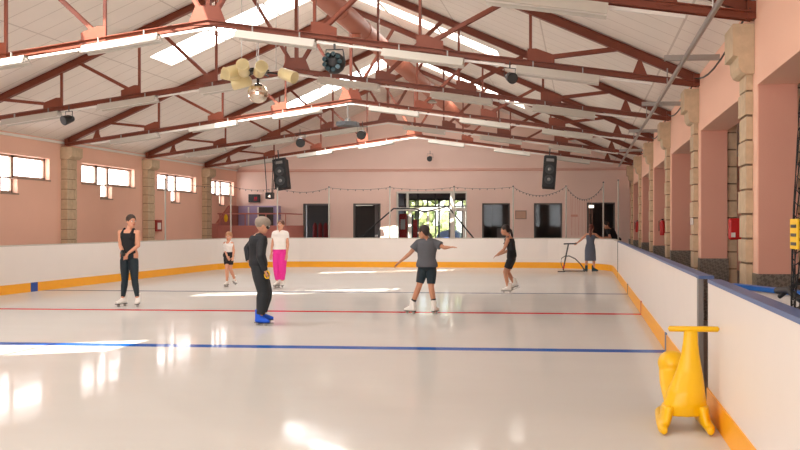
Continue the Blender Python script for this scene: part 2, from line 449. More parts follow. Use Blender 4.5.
# outdoors
mb = MB(); mb.box(-30, 14, ROOM+.2, 75, -.2, -.1); S(mb.build('ground', 'asphalt'))
def hedge(x0, x1, y, h, label):
    mb = MB()
    for i in range(260):
        mb.ell((random.uniform(x0, x1), y+random.uniform(-.6, .6), random.uniform(.3, h)), (random.uniform(.25, .5),)*3, 7, 5)
    return tag(mb.build('hedge', 'green', fix=False), label, 'hedge')
hedge(-16, -2, 62, 5.5, 'sunny green hedge outdoors beyond the glass entrance')
# parked car outdoors
t = thing('car', (-5.7, 52, -.1), 'blue car parked outside beyond the glass doors', 'car')
mb = MB(); mb.loft([((-7.8,52,.55), .1,.6,(0,0,1),(0,1,0)), ((-7.6,52,.55), .36,.85,(0,0,1),(0,1,0)), ((-5.7,52,.6), .42,.9,(0,0,1),(0,1,0)), ((-3.9,52,.55), .38,.85,(0,0,1),(0,1,0)), ((-3.7,52,.5), .1,.6,(0,0,1),(0,1,0))], 14); mb.build('body', 'carblue', t)
mb = MB(); mb.loft([((-6.9,52,.85), .05,.7,(0,0,1),(0,1,0)), ((-6.3,52,.95), .42,.7,(0,0,1),(0,1,0)), ((-5.2,52,.97), .43,.7,(0,0,1),(0,1,0)), ((-4.5,52,.85), .05,.7,(0,0,1),(0,1,0))], 12); mb.build('cabin', 'black', t)
for x in (-7.0, -4.5):
    for y in (51.2, 52.8):
        mb = MB(); mb.tube([(x, y-.1, .22), (x, y+.1, .22)], .32, 16); mb.build('wheel', 'black', t)

t.location = (-7.7, 52, -.1); t.rotation_euler.z = PI/2
# stone pilasters on the right wall --------------------------------
def blocks(mb, x0, x1, y0, y1, z0, z1, h=.29):
    z = z0; i = 0
    while z < z1-.01:
        hh = min(h, z1-z)
        mb.box(x0+.012*(i % 2), x1, y0+.02*(i % 2), y1-.02*(i % 2), z+.013, z+hh-.013); z += h; i += 1
def mortar(o, x0, x1, y0, y1, z0, z1):
    mb = MB(); mb.box(x0+.03, x1, y0+.04, y1-.04, z0, z1); mb.build('mortar_core', 'mortar', o)
def pilaster_r(t):
    o = thing('stone_pilaster', (XR, t+.3, 0), '', 'pilaster', 'stone pilasters on the right wall')
    mb = MB(); blocks(mb, XR-.09, XR-.002, t+.1, t+.6, 0, 3.42); mb.build('shaft', 'stone', o); mortar(o, XR-.09, XR-.002, t+.1, t+.6, 0, 3.42)
    mb = MB()
    prof = [(XR-.002, 3.38), (XR-.11, 3.38), (XR-.15, 3.4), (XR-.18, 3.46), (XR-.19, 3.58), (XR-.25, 3.59), (XR-.25, 3.96), (XR-.002, 3.96)]
    mb.prism(prof, 'y', t+.02, t+.62); mb.build('corbel', 'stone', o)
    return o
rl = ['tall sand stone pilaster on the right wall nearest the camera, beside the netting',
      'stone pilaster on the right wall, second from the camera, above the end of the barrier',
      'stone pilaster on the right wall, third from the camera',
      'stone pilaster on the right wall, fourth from the camera',
      'narrow-looking stone pilaster on the right wall, second from the far gable wall',
      'stone pilaster on the right wall closest to the far gable wall']
for i, ty in enumerate(TY):
    o = pilaster_r(ty) if i == 0 else copy_tree(first, (0, 5*i, 0))
    if i == 0: first = o
    o['label'] = rl[i]
# back pilasters outside the opening jambs, seen through the nearest opening
for i in (0, 1):
    t = TY[i]; o = thing('stone_pier', (XR+.55, t+.3, 0), ('stone pier on the outer side of the right wall behind the nearest pilaster', 'stone pier on the outer side of the right wall behind the second pilaster')[i], 'pier')
    mb = MB(); blocks(mb, XR+.453, XR+.62, t-.1, t+.55, 0, 3.4); mb.build('shaft', 'stone', o); mortar(o, XR+.453, XR+.62, t-.1, t+.55, 0, 3.4)
def pilaster_l(t, label):
    o = thing('block_pilaster', (XL, t, 0), label, 'pilaster', 'block pilasters on the left wall')
    mb = MB()
    z = 0; i = 0
    while z < 3.62:
        h = .3
        if i % 2: mb.box(XL+.002, XL+.2, t-.26, t-.01, z+.01, z+h-.01); mb.box(XL+.002, XL+.2, t+.01, t+.26, z+.01, z+h-.01)
        else: mb.box(XL+.002, XL+.2, t-.26, t+.1, z+.01, z+h-.01); mb.box(XL+.002, XL+.2, t+.12, t+.26, z+.01, z+h-.01)
        z += h; i += 1
    mb.build('shaft', 'stone', o)
    mb = MB(); mb.box(XL+.002, XL+.175, t-.245, t+.245, 0, 3.62); mb.build('mortar_core', 'mortar', o)
    mb = MB(); mb.prism([(XL+.002, 3.6), (XL+.26, 3.6), (XL+.36, 3.68), (XL+.36, 3.95), (XL+.002, 3.95)], 'y', t-.3, t+.3); mb.build('corbel', 'stone', o)
    return o
for ty, lb in ((25.86, 'stone block pilaster on the left wall, nearest the camera of the three'), (30.86, 'middle stone block pilaster on the left wall, behind the woman in black'), (35.86, 'stone block pilaster on the left wall nearest the far corner')):
    pilaster_l(ty, lb)

# ------------------------------------------------------------------ roof trusses
LE, RE = -15.35, 1.98
def chz(x):   # bottom chord height
    return 5.25-(5.25-4.03)*abs(x-RX)/8.66
OFF = [1.95, 3.85, 5.8, 7.68]
def make_truss(y):
    o = thing('roof_truss', (RX, y, 4.0), '', 'truss', 'red steel roof trusses')
    for sg in (-1, 1):
        xe = RX+sg*8.66
        mb = MB()
        for dy in (-.05, .05):
            mb.beam((RX, y+dy, chz(RX)), (xe, y+dy, chz(xe)), .012, .09); mb.beam((RX, y+dy+(.03 if dy > 0 else -.03), chz(RX)+.04), (xe, y+dy+(.03 if dy > 0 else -.03), chz(xe)+.04), .07, .012)
        mb.build('bottom_chord', 'truss', o, fix=False)
        mb = MB(); tz = lambda x: roofz(x)-.1
        mb.beam((RX, y, tz(RX)), (xe, y, tz(xe)), .02, .15); mb.beam((RX, y, tz(RX)-.075), (xe, y, tz(xe)-.075), .12, .014); mb.beam((RX, y, tz(RX)+.075), (xe, y, tz(xe)+.075), .12, .014)
        mb.build('top_chord', 'truss', o, fix=False)
        for i, of in enumerate(OFF):
            x = RX+sg*of
            mb = MB(); mb.beam((x, y, chz(x)), (x, y, roofz(x)-.12), .05, .05, (1,0,0)); mb.build('post', 'truss', o, fix=False)
            mb = MB()
            if i == 3:
                mb.prism([(x-.14, chz(x)-.0), (x+.14, chz(x)-.0), (x+.035, chz(x)+.27), (x-.035, chz(x)+.27)], 'y', y-.075, y-.06)
            else:
                xo = x+sg*.42
                mb.prism([(x-sg*.05, chz(x)-.03), (xo, chz(xo)-.03), (xo, chz(xo)+.19), (x+sg*.1, chz(x)+.25), (x-sg*.05, chz(x)+.25)], 'y', y-.075, y-.06)
            mb.build('gusset_plate', 'truss', o)
            if i < 3:
                x2 = RX+sg*(of+(1.5, 1.5, 1.5)[i])
                mb = MB()
                for dy in (-.045, .045): mb.beam((x+sg*.1, y+dy, chz(x)+.08), (x2, y+dy, roofz(x2)-.15), .012, .07)
                mb.build('diagonal', 'truss', o, fix=False)
        x2 = RX+sg*1.25
        mb = MB()
        for dy in (-.045, .045): mb.beam((RX+sg*.08, y+dy, chz(RX)+.12), (x2, y+dy, roofz(x2)-.15), .012, .07)
        mb.build('diagonal', 'truss', o, fix=False)
    mb = MB(); mb.beam((RX, y, chz(RX)), (RX, y, RZ-.1), .08, .08, (1,0,0)); mb.build('post', 'truss', o, fix=False)
    mb = MB(); mb.prism([(RX-.36, chz(RX)-.04), (RX+.36, chz(RX)-.04), (RX+.22, chz(RX)+.3), (RX-.22, chz(RX)+.3)], 'y', y-.075, y-.06); mb.build('gusset_plate', 'truss', o)
    for sg, xe in ((-1, LE+.02), (1, RE-.02)):
        mb = MB(); mb.box(xe-.06, xe+.06, y-.08, y+.08, 4.0, 4.2); mb.build('bearing_plate', 'truss', o)
    return o
tl = ['red steel roof truss nearest the camera, cut by the top edge',
      'red steel roof truss in front of the mirror ball, sunlit orange',
      'dark red roof truss just behind the mirror ball',
      'red roof truss sunlit orange along its peak, in mid hall',
      'dark red roof truss, second from the far gable wall',
      'red roof truss nearest the far gable wall, with sunlit peak']
tr = make_truss(TY[0]); tr['label'] = tl[0]
for i in range(1, 6): copy_tree(tr, (0, 5*i, 0), tl[i])

# fluorescent fittings with the rail they hang on
FX = [-13.85, -11.45, -8.95, -6.1, -3.47, -1.13]
pos = ['leftmost', 'second from left', 'third from left', 'third from right', 'second from right', 'rightmost']
rown = ['nearest truss', 'truss before the mirror ball', 'truss behind the mirror ball', 'fourth truss', 'truss second from the gable', 'truss closest to the gable']
for i, x in enumerate(FX):
    x0, x1 = x, x+1.42
    a, b = V((x0, 0, chz(x0)-.16)), V((x1, 0, chz(x1)-.16))
    Y = TY[0]-.2
    o = thing('fluorescent_lamp', ((x0+x1)/2, Y, chz((x0+x1)/2)-.16), '', 'ceiling lamp', 'white fluorescent lamps under the trusses')
    d = (b-a).normalized(); nrm = V((-d.z, 0, d.x)); nrm = nrm if nrm.z > 0 else -nrm
    mb = MB(); vs = []
    sec = [(-.15, -.08), (-.145, -.085), (-.05, .05), (.05, .05), (.145, -.085), (.15, -.08), (.06, .065), (-.06, .065)]
    for p in (a, b):
        for u, w in sec: vs.append(p+V((0, Y+u, 0))+nrm*w)
    mb.add(vs, [(j, (j+1) % 8, (j+1) % 8+8, j+8) for j in range(8)]); mb.build('reflector', 'whitel', o)
    mb = MB(); mb.beam(a+V((0, Y, 0))+nrm*.0, b+V((0, Y, 0))+nrm*.0, .08, .05); mb.build('ballast_housing', 'white', o)
    for u in (-.055, .055):
        mb = MB(); mb.tube([a+V((0, Y+u, 0))-nrm*.045, b+V((0, Y+u, 0))-nrm*.045], .016, 8); mb.build('tube', 'tube' if 0 else 'white', o)
    for p_ in (a*.8+b*.2, a*.2+b*.8):
        mb = MB(); mb.beam(p_+V((0, Y, .05)), p_+V((0, Y+.0, .17)), .02, .03, (1,0,0)); mb.build('hanger', 'galv', o)
    for j in range(6):
        q = o if j == 0 else copy_tree(o, (0, 5*j, 0))
        q['label'] = 'white fluorescent lamp under the %s, %s' % (rown[j], pos[i])
        q['group'] = 'white fluorescent lamps under the trusses'
for j in range(6):
    if j == 0:
        mb = MB(); y = TY[0]-.01
        for sg in (-1, 1): mb.beam((RX, y, chz(RX)-.1), (RX+sg*7.9, y, chz(RX+sg*7.9)-.09), .04, .04)
        r0 = mb.build('lamp_rail', 'white', origin=(RX, y, 5)); q = r0
    else: q = r0.copy(); COL.objects.link(q); q.location.y += 5*j
    tag(q, 'thin white lamp rail running under the %s' % rown[j], 'rail', 'lamp rails')

# air duct along the roof
t = thing('air_duct', (-5.1, 25, 6.15), 'large salmon round air duct running lengthwise under the right roof slope', 'duct')
mb = MB(); mb.tube([(-5.1, 9, 6.15), (-5.1, YF-.02, 6.15)], .23, 24); mb.build('pipe', 'duct', t)
mb = MB()
for i in range(15):
    y = 10.5+2*i; mb = MB(); mb.tube([(-5.1, y-.03, 6.15), (-5.1, y+.03, 6.15)], .24, 24); mb.build('seam', 'duct', t)
for y in (20.0, 30.0):
    n = MB(); n.tube([(-5.1, y, 6.05), (-5.1, y, 5.82)], .12, 16); q = n.build('outlet_neck', 'duct', t)
    n = MB(); n.tube([(-5.1, y, 5.84), (-5.1, y, 5.76)], [.14, .23], 16); n.build('outlet_flange', 'whitel', t)

# ------------------------------------------------------------------ rink barrier
HB, KB = 1.145, .22
def strip(path, o0, o1, z0, z1):
    """closed band following path (list of (x,y)), between outward offsets o0 and o1"""
    n = len(path); nr = []
    for i in range(n):
        a = V(path[max(i-1, 0)]); b = V(path[min(i+1, n-1)]); d = (b-a).normalized(); nr.append(V((-d.y, d.x)))
    mb = MB(); vs = []
    for p, q in zip(path, nr):
        p = V(p); i_, o_ = p+q*o0, p+q*o1
        vs += [(i_.x, i_.y, z0), (o_.x, o_.y, z0), (o_.x, o_.y, z1), (i_.x, i_.y, z1)]
    fs = []
    for i in range(n-1):
        a, b = 4*i, 4*i+4
        for j in range(4): fs.append((a+j, b+j, b+(j+1) % 4, a+(j+1) % 4))
    fs += [(0,1,2,3), (4*n-1, 4*n-2, 4*n-3, 4*n-4)]
    return mb.add(vs, fs)
def barrier(path, label, cap='cap', posts=()):
    c = path[len(path)//2]
    o = thing('rink_barrier', (c[0], c[1], 0), label, 'rink barrier')
    strip(path, 0, .03, KB, HB-.03).build('panel', 'board', o)
    strip(path, -.012, .033, 0.0, KB).build('kick_plate', 'kick', o)
    strip(path, -.004, .11, HB-.03, HB).build('top_rail', cap, o)
    for (x, y) in posts:
        mb = MB(); mb.box(x-.0, x+.1, y-.05, y+.05, 0, HB-.03); mb.build('post', 'grey', o)
    return o
def away(path):   # drop doubled points
    r = [path[0]]
    for p in path[1:]:
        if (V(p)-V(r[-1])).length > .02: r.append(p)
    return r
full = corner_pts(IX0, IX1, IY0, IY1, RL, RR)
pa = away(full[:-1]+[(IX1, 27.4)])
bA = barrier(pa, 'long white rink barrier with yellow kick plate along the left and far sides', 'whitel')
mb = MB(); mb.box(IX0, IX0+.016, 20.78, 21.06, 0, KB+.004); mb.build('line_mark', 'blue', bA)
bB = barrier([(IX1, 27.34), (IX1, 8.56)], 'white rink barrier with blue rail along the right side, beyond the gate gap')
for y, mk in ((16.48, 'red'), (21.33, 'dgrey'), (11.62, 'cap')):
    mb = MB(); mb.box(IX1-.016, IX1, y-.07, y+.07, 0, KB+.02); mb.build('line_mark', mk, bB)
mb = MB(); mb.box(IX1+.0, IX1+.045, 8.44, 8.56, 0, HB-.03); mb.build('end_post', 'grey', bB)
mb = MB(); mb.box(IX1-.01, IX1+.13, 8.36, 8.56, HB-.03, HB+.0); mb.build('rail_end', 'cap', bB)
mb = MB(); mb.box(IX1-.014, IX1+.05, 27.345, 27.395, 0, HB-.002); mb.build('joint_strip', 'dgrey', bB)
bC = barrier([(IX1, 7.82), (IX1, IY0)], 'white rink barrier with blue rail in the right foreground')
# open gate leaf
o = thing('barrier_gate', (1.25, 7.75, 0), 'open white gate leaf with bright blue rail behind the right foreground barrier', 'gate')
g0, g1 = V((1.26, 7.72)), V((1.93, 6.1)); dd = (g1-g0).normalized()
mb = MB(); mb.beam((g0.x, g0.y, .62), (g1.x, g1.y, .62), .05, .96, (dd.y, -dd.x, 0)); mb.build('panel', 'board', o)
mb = MB(); mb.beam((g0.x, g0.y, HB-.045), (g1.x, g1.y, HB-.045), .09, .035, (dd.y, -dd.x, 0)); mb.build('top_rail', mat('bright_blue_rail', '#2f6fc4', .4), o)
mb = MB(); mb.beam((g0.x, g0.y, .98), (g1.x, g1.y, .98), .07, .03, (dd.y, -dd.x, 0)); mb.build('cross_rail', 'grey', o)

# netting poles around the rink and the hooked cables between them
PL = [(-13.56, 28.3), (-13.2, 32.9), (-11.9, 34.35), (-9.88, 34.5), (-7.46, 34.5), (-4.94, 34.5), (-2.65, 34.5), (-.62, 34.5), (.78, 33.7), (1.27, 32.2)]
pn = ['on the left side of the rink', 'at the far left corner of the rink', 'just behind the man in black', 'left of the second lobby window', 'just left of the glass entrance', 'right side of the glass entrance', 'between the girl in black and the notice board', 'between the two right-hand lobby windows', 'behind the two people at the corner', 'rightmost, by the far right corner']
for i, (x, y) in enumerate(PL):
    o = thing('net_pole', (x, y, 0), 'thin white netting pole '+pn[i], 'pole', 'netting poles')
    h = 3.12 + (.1 if i > 7 else 0)
    mb = MB(); mb.tube([(x, y, 0), (x, y, h)], .026, 10); mb.build('tube', 'whitel', o)
    mb = MB(); mb.tube([(x, y, h-.02), (x, y, h+.03)], .03, 10); mb.build('cap', 'dgrey', o)
sag = [.1, .12, .18, .08, .08, .06, .33, .5, .1]
for i in range(len(PL)-1):
    if i in (8,): continue
    a, b = V((*PL[i], 3.1)), V((*PL[i+1], 3.1)); s = sag[i]
    mid = pn[i]
    o = thing('net_cable', tuple((a+b)/2), 'slack hooked cable hanging from the pole '+mid, 'cable', 'net cables')
    pts = [a.lerp(b, t/16)-V((0, 0, s*4*(t/16)*(1-t/16))) for t in range(17)]
    mb = MB(); mb.tube(pts, .007, 6); mb.build('wire', 'dgrey', o)
    mb = MB()
    for t in range(1, 16, 2 if s < .25 else 1):
        p = pts[t]; mb.ell(p-V((0, 0, .03)), (.016, .014, .03), 6, 5)
    mb.build('hooks', 'dgrey', o)['kind'] = 'stuff'
    if i == 7:
        mb = MB()
        for t in range(2, 12): mb.tube([pts[t], (pts[t].x+.05*(t % 3-1), pts[t].y, 1.25)], .006, 5)
        q = mb.build('hanging_cords', 'pinkj', o); q['kind'] = 'stuff'

# black angled bars in front of the entrance
o = thing('folding_boom', (-8.2, 35.6, 0), 'black folded steel arm on posts standing in front of the glass entrance', 'railing')
def pt(x, z, y=35.6): return (x, y, z)
mb = MB(); mb.tube([pt(-8.95, 1.1), pt(-7.55, 2.3), pt(-6.7, 2.3), pt(-6.3, 2.16), pt(-5.35, 2.38), pt(-4.3, 1.1)], .03, 8); mb.build('arm', 'black', o)
for x in (-8.95, -4.3):
    mb = MB(); mb.tube([pt(x, 0), pt(x, 1.12)], .03, 8); mb.build('post', 'black', o)

# curtain rail on brackets along the right wall
t = thing('track_rail', (1.45, 18, 3.98), 'long grey steel track running lengthwise beneath the roof by the right wall', 'rail')
mb = MB(); mb.tube([(1.45, 5.5, 3.98), (1.45, 36, 3.98)], .035, 10); mb.build('track', 'galv', t)
for i, y in enumerate((8.4, 13.4, 18.4, 23.6, 29.6)):
    mb = MB(); mb.box(1.2, XR, y-.03, y+.03, 4.03, 4.11); mb.build('bracket', 'galv', t)
mb = MB()
for i, y in enumerate((10.2, 15.6, 20.6, 25.6)): mb.tube([(1.45, y, 3.98), (1.45, y, 4.3)], .012, 6)
mb.build('drop_rod', 'galv', t)
pts = []
for i in range(5):
    y0 = 8+5*i
    for j in range(8):
        u = j/8; pts.append((1.93-.05*math.sin(PI*u), y0+2.6+5*u, 4.12-.26*math.sin(PI*u)))
mb = MB(); mb.tube(pts, .014, 6); tag(mb.build('power_cable', 'black', origin=(1.8, 18, 4)), 'black cable looping from corbel to corbel high on the right wall', 'cable')

# black side netting in the right foreground
t = thing('side_net', (1.28, 5.1, 0), 'black gathered netting hanging at the right edge behind the foreground barrier', 'net')
mb = MB(); mb.tube([(1.29, 5.25, 0), (1.29, 5.22, 1.2), (1.29, 4.95, 2.7)], .016, 8); mb.tube([(1.33, 5.1, 0), (1.33, 4.8, 3.2)], .02, 8); mb.build('pole', 'black', t)
mb = MB()
def npt(u, z): return (1.25+.035*math.sin(9*u+z*2.1), 5.58-.3*(z-1)-u*.6+.02*math.sin(z*5), z)
for i in range(16): mb.tube([npt(i/15, 1.0+.1*j) for j in range(17)], .0035, 4, caps=False)
for j in range(23): mb.tube([npt(i/15, 1.05+.068*j+.02*math.sin(i*1.3)) for i in range(16)], .0035, 4, caps=False)
mb.build('mesh', 'net', t)['kind'] = 'stuff'
mb = MB(); mb.box(1.19, 1.2, 5.12, 5.3, 1.47, 1.64); q = mb.build('tag', 'ysign', t)
mb = MB()
for i, (a, b) in enumerate(((.02, .05), (.07, .1), (.12, .15))):
    mb.box(1.186, 1.19, 5.15, 5.27, 1.47+a, 1.47+b-.012)
mb.build('printed_marks', 'dgrey', q)
mb = MB(); mb.tube([(1.2, 5.7, 1.2), (1.22, 5.5, 1.22), (1.27, 5.3, 1.16)], .02, 8); mb.tube([(1.2, 5.62, 1.17), (1.27, 5.4, 1.28)], .015, 8); mb.build('hook', 'black', t)

# fire-fighting gear and small boxes -------------------------------
def extinguisher(x, y, z, label, sx=1):
    o = thing('fire_extinguisher', (x, y, z), label, 'fire extinguisher')
    mb = MB(); mb.tube([(x, y, z), (x, y, z+.04), (x, y, z+.36), (x, y, z+.42)], [.07, .08, .08, .035], 16); mb.build('cylinder', 'red', o)
    mb = MB(); mb.box(x-.03, x+.03, y-.09, y+.02, z+.43, z+.46); mb.tube([(x, y, z+.4), (x, y, z+.45)], .02, 8); mb.build('valve', 'black', o)
    mb = MB(); mb.tube([(x-.02, y-.03, z+.44), (x-.1, y-.04, z+.4), (x-.1, y-.04, z+.12)], .012, 6); mb.build('hose', 'black', o)
    return o
o = thing('hose_box', (2.3, 13.8, 1.3), 'red fire box mounted beside the nearest stone pilaster', 'fire box')
mb = MB(); mb.box(2.22, 2.42, 13.9, 14.05, 1.39, 1.72); mb.build('casing', 'red', o, bevel=.03)
mb = MB(); mb.box(2.25, 2.31, 13.89, 13.9, 1.43, 1.5); mb.build('label_plate', 'white', o)
extinguisher(2.22, 25.3, 1.34, 'red fire extinguisher hanging in the middle arch of the right wall')
extinguisher(2.13, 35.3, 1.36, 'small red fire extinguisher in the last arch by the gable wall')
o = thing('alarm_box', (XL+.05, 31.6, 1.6), 'red wall box with white face beside the middle pilaster of the left wall', 'alarm box')
mb = MB(); mb.box(XL, XL+.14, 31.35, 31.8, 1.4, 1.82); mb.build('casing', mat('dark_red', '#9a2a24', .5), o)
mb = MB(); mb.box(XL+.14, XL+.15, 31.45, 31.7, 1.48, 1.72); mb.build('face', 'white', o)
for x, y, lb in ((XR, 15.9-.5, 'small white switch on the second right-hand pilaster'),):
    o = thing('wall_switch', (XR-.1, 15.78, 1.7), lb, 'switch')
    mb = MB(); mb.box(XR-.13, XR-.09, 15.79, 15.87, 1.62, 1.74); mb.build('plate', 'white', o)

# loudspeakers ------------------------------------------------------
def speaker(x, y, z, w, h, d, tilt, roll, label):
    o = thing('loudspeaker', (x, y, z), label, 'loudspeaker', 'loudspeakers on the far wall')
    mb = MB(); mb.box(x-w/2, x+w/2, y-d/2, y+d/2, z-h/2, z+h/2); mb.build('cabinet', 'speaker', o, bevel=.02)
    for zz, r in ((z-h*.24, w*.36), (z+h*.08, w*.36)):
        mb = MB(); mb.tube([(x, y-d/2-.012, zz), (x, y-d/2+.01, zz)], r, 24); q = mb.build('driver', 'cone', o)
        mb = MB(); mb.ell((x, y-d/2-.012, zz), (r*.36, .02, r*.36), 14, 8); mb.build('dust_cap', 'grey', q)
    mb = MB(); mb.box(x-w*.3, x+w*.3, y-d/2-.012, y-d/2, z+h*.33, z+h*.42); mb.build('horn', 'grey', o)
    mb = MB(); mb.box(x-w*.45, x+w*.45, y-.05, y+.05, z+h/2, z+h/2+.06); mb.beam((x-w*.1, y, z+h/2), (x-w*.1, y, z+h/2+.4), .04, .04, (1,0,0)); mb.build('bracket', 'dgrey', o)
    o.rotation_euler = (tilt, roll, 0)
    return o
speaker(-11.97, 35.05, 3.66, .52, 1.2, .45, math.radians(-6), math.radians(-8), 'black two-cone loudspeaker hung at far left, tilted')
speaker(-1.27, 35.0, 3.67, .5, 1.24, .45, math.radians(-6), math.radians(4), 'black two-cone loudspeaker hung right of centre, above the lobby windows')

# spotlights hanging in the trusses --------------------------------
def spot(x, y, z, s, label, yaw=0, top=None):
    o = thing('spotlight', (x, y, z), label, 'spotlight', 'black spotlights')
    mb = MB(); mb.tube([(x, y+.12*s, z+.02*s), (x, y-.0*s, z), (x, y-.16*s, z-.06*s)], [.07*s, .11*s, .13*s], 14); mb.build('housing', 'black', o)
    mb = MB(); mb.tube([(x, y-.158*s, z-.06*s), (x, y-.17*s, z-.064*s)], .11*s, 14); mb.build('lens', 'cone', o)
    mb = MB(); mb.tube([(x-.14*s, y, z), (x-.14*s, y, z+.2*s), (x+.14*s, y, z+.2*s), (x+.14*s, y, z)], .012*s, 6); mb.tube([(x, y, z+.2*s), (x, y, (top or z+.35*s))], .012, 6); mb.build('yoke', 'dgrey', o)
    o.rotation_euler.z = yaw
    return o
o = thing('effect_light', (-4.42, 15.5, 4.45), 'round black multi-lens effect light hanging right of the mirror ball', 'stage light')
c = V((-4.34, 15.5, 4.46))
mb = MB(); mb.ell(c, (.2, .17, .19), 9, 7); mb.build('housing', 'black', o)
mb = MB()
for i in range(9):
    a = 2*PI*i/9; mb.tube([c+V((.12*math.cos(a), -.1, .12*math.sin(a))), c+V((.14*math.cos(a), -.18, .14*math.sin(a)))], [.035, .042], 8)
mb.build('lenses', mat('dark_lens', '#31464c', .2, .4), o)
mb = MB(); mb.tube([c+V((-.19, 0, 0)), c+V((-.15, 0, .24)), c+V((.15, 0, .24)), c+V((.19, 0, 0))], .014, 6); mb.tube([c+V((0, 0, .24)), c+V((0, 0, .34))], .02, 6); mb.build('yoke', 'dgrey', o)
# x, y, z of the rest
for (px, y, z, s, lb, yaw) in ((-1.24, 15.4, 4.16, .75, 'small black spotlight under the truss at right of centre, before the ceiling lamps', .5),
        (-12.15, 20.4, 4.14, .9, 'black spotlight on the dark truss at far left', -.4),
        (-9.65, 30.15, 4.5, 1.2, 'black spotlight under the far trusses, lower right of the mirror ball', .4),
        (-7.46, 30.12, 4.74, 1.2, 'black spotlight just below the flat dark fitting near the peak', 0),
        (-6.63, 38.9, 4.57, .9, 'small black camera-like spotlight high on the far gable wall', 0)):
    spot(px, y, z, s, lb, yaw)
o = thing('flat_effect_light', (-6.95, 25.5, 4.75), 'flat dark hexagonal fitting on a rod beneath the mid-hall truss peak', 'stage light')
c = V((-6.72, 25.4, 4.53))
mb = MB(); mb.tube([c+V((0, 0, -.06)), c+V((0, 0, .06))], [.36, .33], 6); mb.build('housing', 'dgrey', o)
mb = MB(); mb.tube([c+V((0, 0, .06)), c+V((0, 0, .6))], .02, 6); mb.tube([c+V((0, 0, .06)), c+V((0, 0, .16))], .08, 8); mb.build('rod', 'galv', o)
# lantern cluster hanging at far left
o = thing('hanging_projector', (-12.24, 34.45, 2.8), 'small black projector hanging on cables at the far left', 'stage light')
mb = MB(); mb.box(-12.38, -12.1, 34.3, 34.6, 2.66, 2.92); mb.build('body', 'black', o, bevel=.03)
mb = MB(); mb.tube([(-12.2, 34.28, 2.76), (-12.2, 34.3, 2.76)], .05, 12); mb.build('lens', 'mirror', o)
mb = MB()
for x, x2 in ((-12.36, -12.46), (-12.16, -12.1), (-12.12, -12.0)): mb.tube([(x, 34.45, 2.9), (x2, 34.45, 4.35)], .016, 6)
mb.build('hanging_cable', 'black', o)
o = thing('led_sign', (-14.66, 39.2, 2.8), 'small black sign with red lettering on the far wall beside the hanging projector', 'sign')
mb = MB(); mb.box(-14.9, -14.4, 39.16, 39.28, 2.66, 3.02); mb.build('casing', 'black', o)
mb = MB()
for x in (-14.6, -14.53): mb.box(x-.02, x+.02, 39.15, 39.16, 2.8, 2.9)
mb.box(-14.66, -14.5, 39.15, 39.16, 2.75, 2.77); mb.build('red_digits', 'redled', o)

# mirror ball with its ring of pinspots -----------------------------
BC = V((-6.72, 18.2, 4.36)); TOPZ = 5.0
o = thing('mirror_ball', (BC.x, BC.y, BC.z), 'silver mirror ball hanging beneath the ring of cream spotlights', 'mirror ball')
mb = MB(); mb.ell(BC, .21, 22, 14); q = mb.build('ball', 'mirror', o)
for f in q.data.polygons: f.use_smooth = False
mb = MB(); mb.tube([BC+V((0, 0, .2)), BC+V((0, 0, .4))], .03, 8); mb.build('motor', 'black', o)
o = thing('pinspot_ring', (BC.x, BC.y, BC.z+.3), 'black hub hung on wires above the mirror ball', 'lighting rig')
mb = MB(); mb.tube([BC+V((0, 0, .42)), BC+V((0, 0, .5))], .2, 14); mb.build('hub', 'black', o)
for i in range(6):
    a = 2*PI*i/6+.35; d = V((math.cos(a), math.sin(a), 0)); mb = MB(); mb.tube([BC+V((0, 0, .46)), BC+d*.42+V((0, 0, .42))], .02, 6); mb.build('arm', 'black', o)
for dx, dy in ((-.35, 0), (.05, -.2), (.35, .1), (-.1, .3)):
    p = BC+V((dx, dy, .5)); mb = MB(); mb.tube([p, (p.x, p.y, roofz(p.x)-.0)], .008, 5); mb.build('wire', 'galv', o)
spots = [(-.55, .1, .42, -1, -.25, .25), (-.4, -.25, .44, -.35, -.6, -.3), (-.16, -.35, .47, .25, -.9, .35), (.14, -.3, .45, .5, -.85, .25), (.58, -.05, .38, .9, -.3, -.35), (-.38, .2, .28, -.9, -.1, -.2)]
sl = ['leftmost, facing left', 'lower left', 'upper middle left', 'upper middle right facing the camera', 'rightmost, pointing down right', 'lowest left, pointing away']
for i, (dx, dy, dz, ux, uy, uz) in enumerate(spots):
    p = BC+V((dx*1.1, dy, dz*.95)); u = V((ux, uy, uz)).normalized()
    o = thing('pinspot', tuple(p), 'cream tin spotlight of the mirror ball ring, '+sl[i], 'spotlight', 'cream spotlights')
    mb = MB(); mb.tube([p-u*.2, p-u*.15, p+u*.2, p+u*.2, p+u*.12], [.06, .115, .13, .115, .11], 16); mb.build('can', 'cream', o)
    mb = MB(); mb.tube([p+u*.1, p+u*.12], .108, 14); mb.build('lens', 'stone', o)

# platform, lilac booth and notice at the far left / far wall --------
o = thing('spectator_platform', (-14.2, 37, 0), 'dark pink walled spectator platform with handrail in the far left corner', 'platform')
mb = MB(); mb.box(-15.45, -12.4, 36.9, 37.0, 0, 1.62); mb.box(-12.5, -12.4, 37.0, 39.25, 0, 1.62); mb.build('side_wall', mat('dark_pink', '#c47f74', .85), o)
mb = MB(); mb.prism([(36.2, 0), (39.2, 0), (39.2, 2.5), (38.3, 2.5), (36.9, 1.7), (36.2, 1.7)], 'x', -15.48, -15.36); mb.build('stair_wall', mat('dark_pink2', '#b9776b', .85), o)
mb = MB(); mb.tube([(-15.4, 36.95, 2.12), (-12.45, 36.95, 2.12), (-12.45, 39.2, 2.12)], .03, 8)
for x in (-15.3, -14.2, -13.3, -12.45): mb.tube([(x, 36.95, 1.6), (x, 36.95, 2.12)], .022, 6)
mb.build('handrail', mat('pink_paint', '#c07b70', .5), o)
